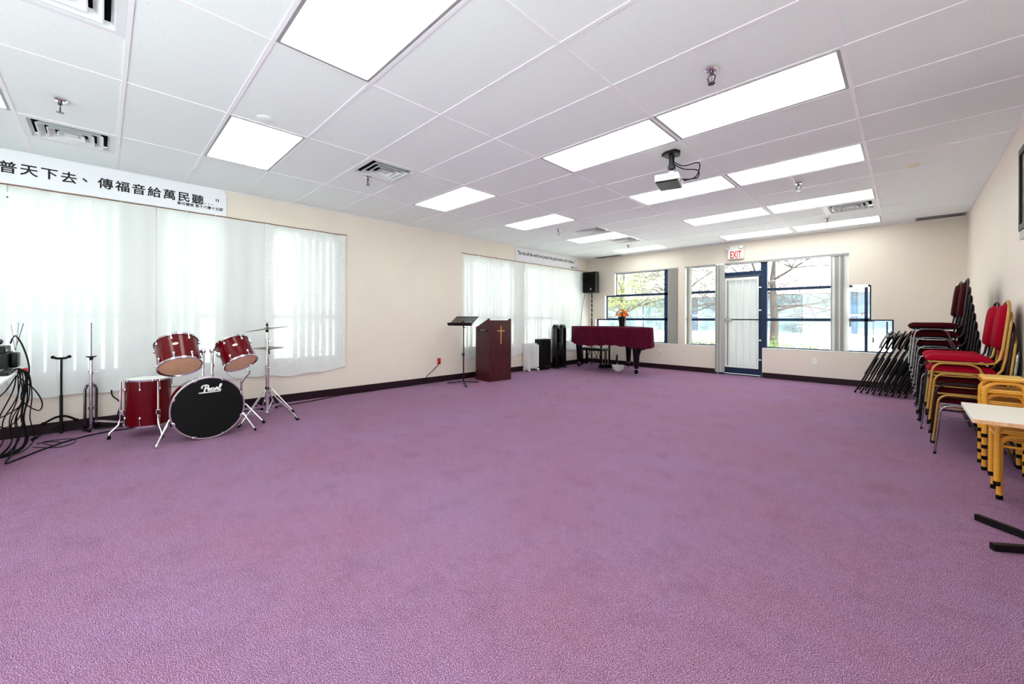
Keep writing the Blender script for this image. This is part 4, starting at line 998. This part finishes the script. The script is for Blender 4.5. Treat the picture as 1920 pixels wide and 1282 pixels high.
# ---------------------------------------------------------------- framed screen on the right wall
t = thing('wall_television', 'black framed flat television mounted on the right wall, cut by the photo edge', 'television', (R, 4.6, 2.23))
a = MB()
for bx in ((4.0, 5.03, 1.90, 1.945), (4.0, 5.03, 2.485, 2.53), (4.0, 4.04, 1.945, 2.485), (4.99, 5.03, 1.945, 2.485)): a.box(.628, .668, *bx)
ob('bezel', a, M_black, t, smooth=0)
a = MB(); a.box(.636, .664, 4.04, 4.99, 1.945, 2.485); ob('screen', a, M_gloss, t, smooth=0)
a = MB(); a.box(.632, .665, 4.05, 5.03, 1.83, 1.90, .01); ob('silver_speaker_bar', a, M_steel, t)
a = MB(); a.box(.664, R, 4.3, 4.7, 2.05, 2.4); ob('wall_bracket', a, M_black, t, smooth=0)

# ---------------------------------------------------------------- banquet chairs
def banquet_chair(label, tube_m, cush_m, sx=1.0, group=None, puff=False, back_m=None):
    """faces -X; origin below the near side frame; width along +Y"""
    W = .44; t = thing('banquet_chair', label, 'chair', (0, 0, 0), 0, group); X = lambda v: v*sx; LR = .0094 if sx == 1 else .0086
    for y in (-.001, W+.001):
        pts = [(X(.187), y, .0)] + [(X(.218+.072*(1-math.cos(q))), y, .365+.078*math.sin(q)) for q in [.1+(PI/2-.1)*k/6 for k in range(7)]] \
            + [(X(.42), y, .443)] + [(X(.42+.085*math.sin(q)), y, .443-.06*(1-math.cos(q))) for q in [PI/2*.78*k/4 for k in range(1, 5)]] + [(X(.648), y, .0)]
        a = MB(); a.tube(pts, LR, 8); lf_ = ob('leg_frame', a, tube_m, t, w=False)
        for fx_, sg in ((.187, 1), (.648, 1)):
            a = MB(); a.cyl((X(fx_+(.002 if fx_ < .4 else -.004)), y, .022), (X(fx_), y, -.0005), LR+.0004, n=10); ob('foot_cap', a, M_rubber, lf_, w=False)
    for y in (.0142, W-.0142):
        a = MB(); a.tube([(X(.212), y, .33), (X(.53), y, .33)], .0055, 6); ob('stretcher', a, tube_m, t, w=False)
    a = MB()
    # continuous rail and back hoop
    y0, y1 = .024, W-.024
    def stile(y): return [(X(.19), y, .452), (X(.55), y, .452), (X(.585), y, .462), (X(.612), y, .50), (X(.63), y, .60), (X(.655), y, .86)]
    cy = W/2; top = []
    for k in range(1, 12):
        q = PI*k/12; yy = cy-(cy-y0)*math.cos(q); zz = .86+(.135)*math.sin(q)**.8; top.append((X(.655+.018*math.sin(q)), yy, zz))
    a = MB(); a.tube(stile(y0)+top+stile(y1)[::-1], .0098 if sx == 1 else .0087, 8); ob('back_frame', a, back_m or tube_m, t, w=False, label='dark back hoop' if back_m else None)
    a = MB()   # seat cushion: soft block
    n = 10
    def seat(u, v):
        x = .178+(.585-.178)*u; y = .016+(W-.032)*v; e = min(u, 1-u, v, 1-v); return (X(x), y, .480+.036*(1-(1-min(1, e*6))**2.5))
    a.grid(28, 28, seat); a.grid(28, 28, lambda u, v: (X(.178+.407*u), .016+(W-.032)*v, .466))
    for q in range(28):
        u0, u1 = q/28, (q+1)/28
        for ff in ((lambda s: (s, 0)), (lambda s: (s, 1)), (lambda s: (0, s)), (lambda s: (1, s))):
            p0, p1 = seat(*ff(u0)), seat(*ff(u1)); a.quad(p0, p1, (p1[0], p1[1], .466), (p0[0], p0[1], .466))
    bmesh.ops.remove_doubles(a.bm, verts=a.bm.verts[:], dist=.0005); ob('seat', a, cush_m, t, w=False, smooth=60)
    a = MB()   # back cushion: rounded panel
    NB = 28; front = []; rear = []
    for k in range(NB):
        if k < 20: q = PI*k/19; yy = cy-(cy-y0-.012)*math.cos(q); zz = .84+.13*math.sin(q)**.8
        else:
            s = (k-19)/(NB-19); yy = (cy+(cy-y0-.012))*(1-s)+(cy-(cy-y0-.012))*s; zz = .60-.03*math.sin(PI*s)
        xx = .628+(zz-.6)*.105; front.append(Vector((X(xx-.004), yy, zz))); rear.append(Vector((X(xx+.006), yy, zz)))
    vf = [a.bm.verts.new(p) for p in front]; vr = [a.bm.verts.new(p) for p in rear]
    cf = Vector((X(.628+.2*.105-.042), cy, .80)); inn = [a.bm.verts.new(p+(Vector((0, cy, .80))-Vector((0, p.y, p.z)))*.14+Vector((-(.036 if puff else .005)*sx, 0, 0))) for p in front]
    for k in range(NB):
        j = (k+1) % NB; a.bm.faces.new((vf[k], vf[j], vr[j], vr[k])); a.bm.faces.new((inn[k], inn[j], vf[j], vf[k]))
    a.bm.faces.new(vr); a.bm.faces.new(inn[::-1]); ob('backrest', a, cush_m, t, w=False, smooth=60)
    return t
ORD = ['topmost', 'second from the top', 'third from the top', 'fourth from the top', 'fifth from the top', 'sixth from the top', 'seventh from the top', 'bottom']
protos = {}
def chair_stack(n, x, y, styles, where, group, dx=-.0115, dz=.0943, sx=1.0):
    for k in range(n):
        tm, cm, words, key = styles[k % len(styles)]
        pos = 'bottom' if k == 0 else ORD[n-1-k]
        lb = '%s banquet chair, %s of %s' % (words, pos, where)
        puff = k == n-1; kk = (key, sx, puff)
        if kk not in protos:
            protos[kk] = banquet_chair(lb, tm, cm, sx, group, puff, M_darkhoop if key in 'wsk' and sx < 1 else None); o = protos[kk]; o.location = (x+dx*k, y, dz*k)
        else: o = dup(protos[kk], (x+dx*k, y, dz*k), lb, group)
s_gold = (M_gold, M_crim, 'gold framed crimson', 'g'); s_brown = (M_brown, M_burg, 'dark brown framed burgundy', 'b'); s_silver = (M_silver, M_burg, 'silver framed burgundy', 's')
s_black = (M_darkhoop, M_burg, 'dark chrome framed burgundy', 'k'); s_blackc = (M_darkhoop, M_crim, 'black framed crimson', 'kc'); s_worn = (M_silver, M_burg, 'worn silver framed burgundy', 'w')
s_goldb = (M_gold, M_burg, 'gold framed burgundy', 'gb')
chair_stack(5, 0, 5.262, [s_silver, s_goldb, s_brown, s_gold, s_gold], 'the nearest stack', 'banquet chairs in the nearest stack')
chair_stack(5, -.006, 5.74, [s_black, s_silver, s_black, s_black, s_blackc], 'the second nearest stack', 'banquet chairs in the second stack')
chair_stack(8, -.045, 6.36, [s_worn, s_black, s_worn, s_black, s_worn, s_worn, s_worn, s_worn], 'the tall third stack', 'banquet chairs in the tall third stack', sx=.90)
chair_stack(8, -.062, 6.86, [s_silver], 'the far tall stack', 'banquet chairs in the tall fourth stack', sx=.90)

# ---------------------------------------------------------------- folded chairs leaning in a row
def folding_chair(label):
    """folded flat in local YZ plane, leaning by tilt about Y; origin at floor under the feet"""
    t = thing('folding_chair', label, 'chair', (0, 0, 0), 0, 'folded black chairs leaning by the window'); W = .44
    tl = math.radians(24); P = lambda s, y, o: Vector((s*math.sin(tl)+o*math.cos(tl), y, s*math.cos(tl)-o*math.sin(tl)+.012))
    pts = [P(0, 0, 0), P(.55, .0, 0), P(.98, .03, 0)]+[P(1.06+.04*math.sin(q), W/2-(W/2-.05)*math.cos(q), 0) for q in [PI*k/6 for k in range(7)]]+[P(.98, W-.03, 0), P(.55, W, 0), P(0, W, 0)]
    a = MB(); a.tube(pts, .011, 8); ob('front_frame', a, M_black, t, w=False)
    pts = [P(.06, .035, .032), P(.62, .035, .022)]; a = MB()
    a.tube(pts, .010, 8); a.tube([P(.06, W-.035, .032), P(.62, W-.035, .022)], .010, 8); a.tube([P(.12, .035, .032), P(.12, W-.035, .032)], .008, 6); ob('rear_legs', a, M_black, t, w=False)
    a = MB(); a.grid(6, 6, lambda u, v: P(.78+.27*u, .03+(W-.06)*v, -.014-.030*math.sin(PI*v)-.014*math.sin(PI*u)))
    a.grid(6, 6, lambda u, v: P(.78+.27*u, .03+(W-.06)*v, .004-.020*math.sin(PI*v))); ob('backrest', a, M_black, t, w=False, smooth=60)
    a = MB(); c = [P(s, y, o) for s, o in ((.33, -.022), (.33, .004), (.735, .006), (.735, -.020)) for y in (.018, W-.018)]
    v = [a.bm.verts.new(p) for p in c]
    for f in ((0,2,3,1),(2,4,5,3),(4,6,7,5),(6,0,1,7),(0,6,4,2),(1,3,5,7)): a.bm.faces.new([v[i] for i in f])
    ob('seat', a, M_rubber, t, w=False)
    for y in (0, W):
        a = MB(); a.tube([P(0, y, 0), P(.03, y, 0)], .014, 8); ob('foot_cap', a, M_rubber, t, w=False)
    return t
FO = ['leftmost', 'second from the left', 'third from the left', 'fourth from the left', 'fifth from the left', 'sixth from the left', 'seventh from the left', 'eighth from the left', 'ninth from the left', 'last, hidden by the chair stack,']
fc = None
for k in range(9):
    lb = 'black folded metal chair, %s in the leaning row' % FO[k]; p = (-.595+.0735*k, 8.62-.012*k, .008)
    if fc is None: fc = folding_chair(lb); fc.location = p
    else: dup(fc, p, lb)

# ---------------------------------------------------------------- yellow school chairs and white table
def school_stool(label, group):
    t = thing('school_stool', label, 'stool', (0, 0, 0), 0, group); W = .28
    for y in (.016, W-.016):
        pts = [(0, y, 0), (.002, y, .36)]+[(.002+.08*(1-math.cos(q)), y, .36+.075*math.sin(q)) for q in [PI/2*k/5 for k in range(1, 6)]]+[(.155, y, .435)]+[(.155+.045*math.sin(q), y, .435-.05*(1-math.cos(q))) for q in [PI/2*k/3 for k in range(1, 4)]]+[(.207, y, 0)]
        a = MB(); a.tube(pts, .015, 10); lg = ob('leg_frame', a, M_yellow, t, w=False)
        for fx_ in (0, .207):
            a = MB(); a.tube([(fx_, y, .03), (fx_, y, 0)], .0168, 10); ob('foot_cap', a, M_rubber, lg, w=False)
    for p, q in (((0, .016, .33), (0, W-.016, .33)), ((0, .016, .36), (.2, .016, .36)), ((0, W-.016, .36), (.2, W-.016, .36))):
        a = MB(); a.tube([p, q], .009, 8); ob('stretcher', a, M_yellow, t, w=False)
    a = MB(); a.box(-.012, .218, -.012, W+.012, .4505, .4605, .004); ob('seat_rim', a, M_yellow, t, w=False)
    a = MB(); a.box(-.006, .214, -.006, W+.006, .4605, .4745, .005); ob('seat', a, M_ply, t, w=False)
    return t
sc = school_stool('yellow tube school stool under the white table, the lower of the pair', 'yellow school stools'); sc.location = (.452, 4.216, 0)
dup(sc, (.437, 4.182, .098), 'yellow tube school stool under the white table, stacked on the lower one')
for k, w_ in enumerate(('bottom', 'third from the top', 'second from the top', 'topmost')):
    dup(sc, (.452-.003*k, 4.950-.0325*k, .0945*k), 'yellow school stool, %s of the stack behind the white table' % w_)
t = thing('school_table', 'small white laminate table with wooden edge by the right wall', 'table', (.49, 4.08, 0))
a = MB(); a.box(.293, .672, 3.735, 4.44, .578, .602); ob('top', a, M_lam, t, smooth=0)
a = MB(); a.box(.293, .672, 3.730, 3.735, .578, .600); ob('edge_band', a, M_edge, t, smooth=0)
for y in (3.77, 4.10):
    a = MB(); a.box(.63, .66, y-.015, y+.015, 0, .578); ob('leg', a, M_black, t, smooth=0)
t = thing('metal_stand_base', 'black square tube metal base lying on the carpet at the lower right edge', 'stand', (.58, 3.47, 0))
a = MB(); a.bar((.305, 3.69, .022), (.60, 3.462, .022), .028, .034); ob('foot_bar', a, M_black, t, smooth=0)
a = MB(); a.bar((.325, 3.262, .022), (.588, 3.452, .022), .028, .034); ob('foot_bar', a, M_black, t, smooth=0)
a = MB(); a.box(.56, .62, 3.43, 3.49, 0, .045); ob('hub', a, M_black, t, smooth=0)
a = MB(); a.cyl((.59, 3.46, .04), (.59, 3.46, .40), .02); ob('post', a, M_black, t)

# ---------------------------------------------------------------- outside
M_pave = mat('pale_pavement', srgb(226, 226, 222), .9, noise=.05, nscale=2)
M_yard = mat('green_tinted_bounce_ground', srgb(204, 220, 214), .9, noise=.05, nscale=2)  # green put in to tint the bounce light and neutralise the pink ceiling
M_ext = mat('white_cladding', srgb(236, 236, 236), .8)
M_bglass = mat('blue_building_glass', srgb(88, 106, 114), .15, noise=.55, nscale=1.6)
M_dglass = mat('dark_building_glass', srgb(52, 72, 92), .2, noise=.3, nscale=1.2)
M_hedge = mat('hedge_leaves', srgb(70, 96, 44), .8, noise=.35, nscale=9)
M_bark = mat('pale_bark', srgb(66, 60, 56), .9, noise=.25, nscale=12)
M_lime = mat('spring_leaves', srgb(124, 140, 62), .8, noise=.3, nscale=3)
m = MB(); m.box(-60, 40, B+.16, 70, -.2, -.06); struct('ground', m, M_pave)
m = MB(); m.box(-60, L-.16, -60, B+.16, -.2, -.06); m.box(L-.16, 40, -60, YN-.16, -.2, -.06); m.box(R+.16, 40, YN-.16, B+.16, -.2, -.06); struct('ground_yard', m, M_yard)  # ground out of view, serves as a tinted reflector for the ceiling
t = thing('office_building', 'long white office building with blue window bands across the yard', 'building', (-5, 20.5, -.06))
a = MB(); a.box(-16, 9, 20.3, 26, -.06, .60); a.box(-16, 9, 20.3, 26, 2.30, 5.2); a.box(-16, 9, 20.6, 26, .6, 2.3); ob('wall', a, M_ext, t, smooth=0)
x = -15.8; k = 0
while x < 8.6:
    for z0, z1 in ((.66, 1.34), (1.42, 2.26)):
        a = MB(); a.box(x+.04, x+1.36, 20.45, 20.6, z0, z1); ob('window', a, M_bglass if k % 5 else M_dglass, t, smooth=0)
    x += 1.42; k += 1
def leaf_cloud(mb, rnd, blobs, n, s):
    for c, r in blobs:
        for _ in range(n):
            d = Vector((rnd.gauss(0, 1), rnd.gauss(0, 1), rnd.gauss(0, 1))).normalized()*r*rnd.uniform(.45, 1)
            p = Vector(c)+d; u = Vector((rnd.gauss(0, 1), rnd.gauss(0, 1), rnd.gauss(0, 1))).normalized()*s; v = u.orthogonal().normalized()*s*.5
            mb.quad(p-u, p+v, p+u, p-v)
rnd = random.Random(11)
a = MB(); leaf_cloud(a, rnd, [((x_*.42-5.3, 12.1+.2*math.sin(x_), .34+.06*math.sin(x_*2)), .38) for x_ in range(10)], 700, .028)
tag(ob('hedge', a, M_hedge, normals=False, smooth=0), 'low pale green hedge in front of the windows outside', 'hedge', kind='stuff')
def branch(mb, rnd, p, d, ln, r, depth):
    n = 5; pts = [p]; q = p.copy(); dd = d.copy(); rs = [r]
    for k in range(n):
        dd = (dd+Vector((rnd.gauss(0, .16), rnd.gauss(0, .16), rnd.gauss(.0, .10)))).normalized(); q = q+dd*ln/n; pts.append(q.copy()); rs.append(r*(1-.55*(k+1)/n))
    mb.tube(pts, rs, 6 if depth < 2 else 4, cap=False)
    if depth < 4:
        for k in range(4 if depth < 3 else 3):
            i = rnd.randint(2, n); nd = (dd*.5+Vector((rnd.gauss(0, .8), rnd.gauss(0, .8), rnd.gauss(.12, .35)))).normalized()
            branch(mb, rnd, pts[i], nd, ln*rnd.uniform(.55, .8), max(.006, rs[i]*.62), depth+1)
def tree(x, y, hgt, r, lb, seed, leaves, lm, ltop):
    rnd = random.Random(seed); t = thing('tree', lb, 'tree', (x, y, -.06)); a = MB()
    a.tube([(x, y, -.06), (x+.03, y, hgt*.5), (x-.02, y, hgt), (x+.05, y+.05, hgt*1.5)], [r*1.25, r, r*.7, r*.12], 10); tr = ob('trunk', a, M_bark, t); a = MB()
    for k in range(7):
        an = k*2*PI/7+rnd.uniform(-.3, .3); branch(a, rnd, Vector((x, y, hgt*(.62+.38*k/6))), Vector((math.cos(an), math.sin(an), rnd.uniform(.15, .6))).normalized(), ltop, r*.36, 0)
    ob('branches', a, M_bark, t)
    if leaves:
        a = MB(); leaf_cloud(a, rnd, [((x+rnd.gauss(0, ltop*.8), y+rnd.gauss(0, ltop*.5), hgt+rnd.uniform(-.3, 1.6)), .8) for _ in range(leaves)], 150, .04); tag(ob('foliage', a, lm, t, normals=False, smooth=0), kind='stuff')
tree(-2.62, 13.0, 2.3, .10, 'bare branched tree outside the large window', 4, 0, M_hedge, 1.5)
tree(-5.5, 14.6, 2.3, .08, 'bare branched tree outside the narrow window', 9, 0, M_hedge, 1.4)
tree(-8.6, 15.5, 2.2, .12, 'leafy spring green tree outside the piano window', 21, 40, M_lime, 1.5)
tree(-11.6, 16.2, 2.2, .12, 'leafy spring green tree at the far left outside the piano window', 23, 34, M_lime, 1.6)
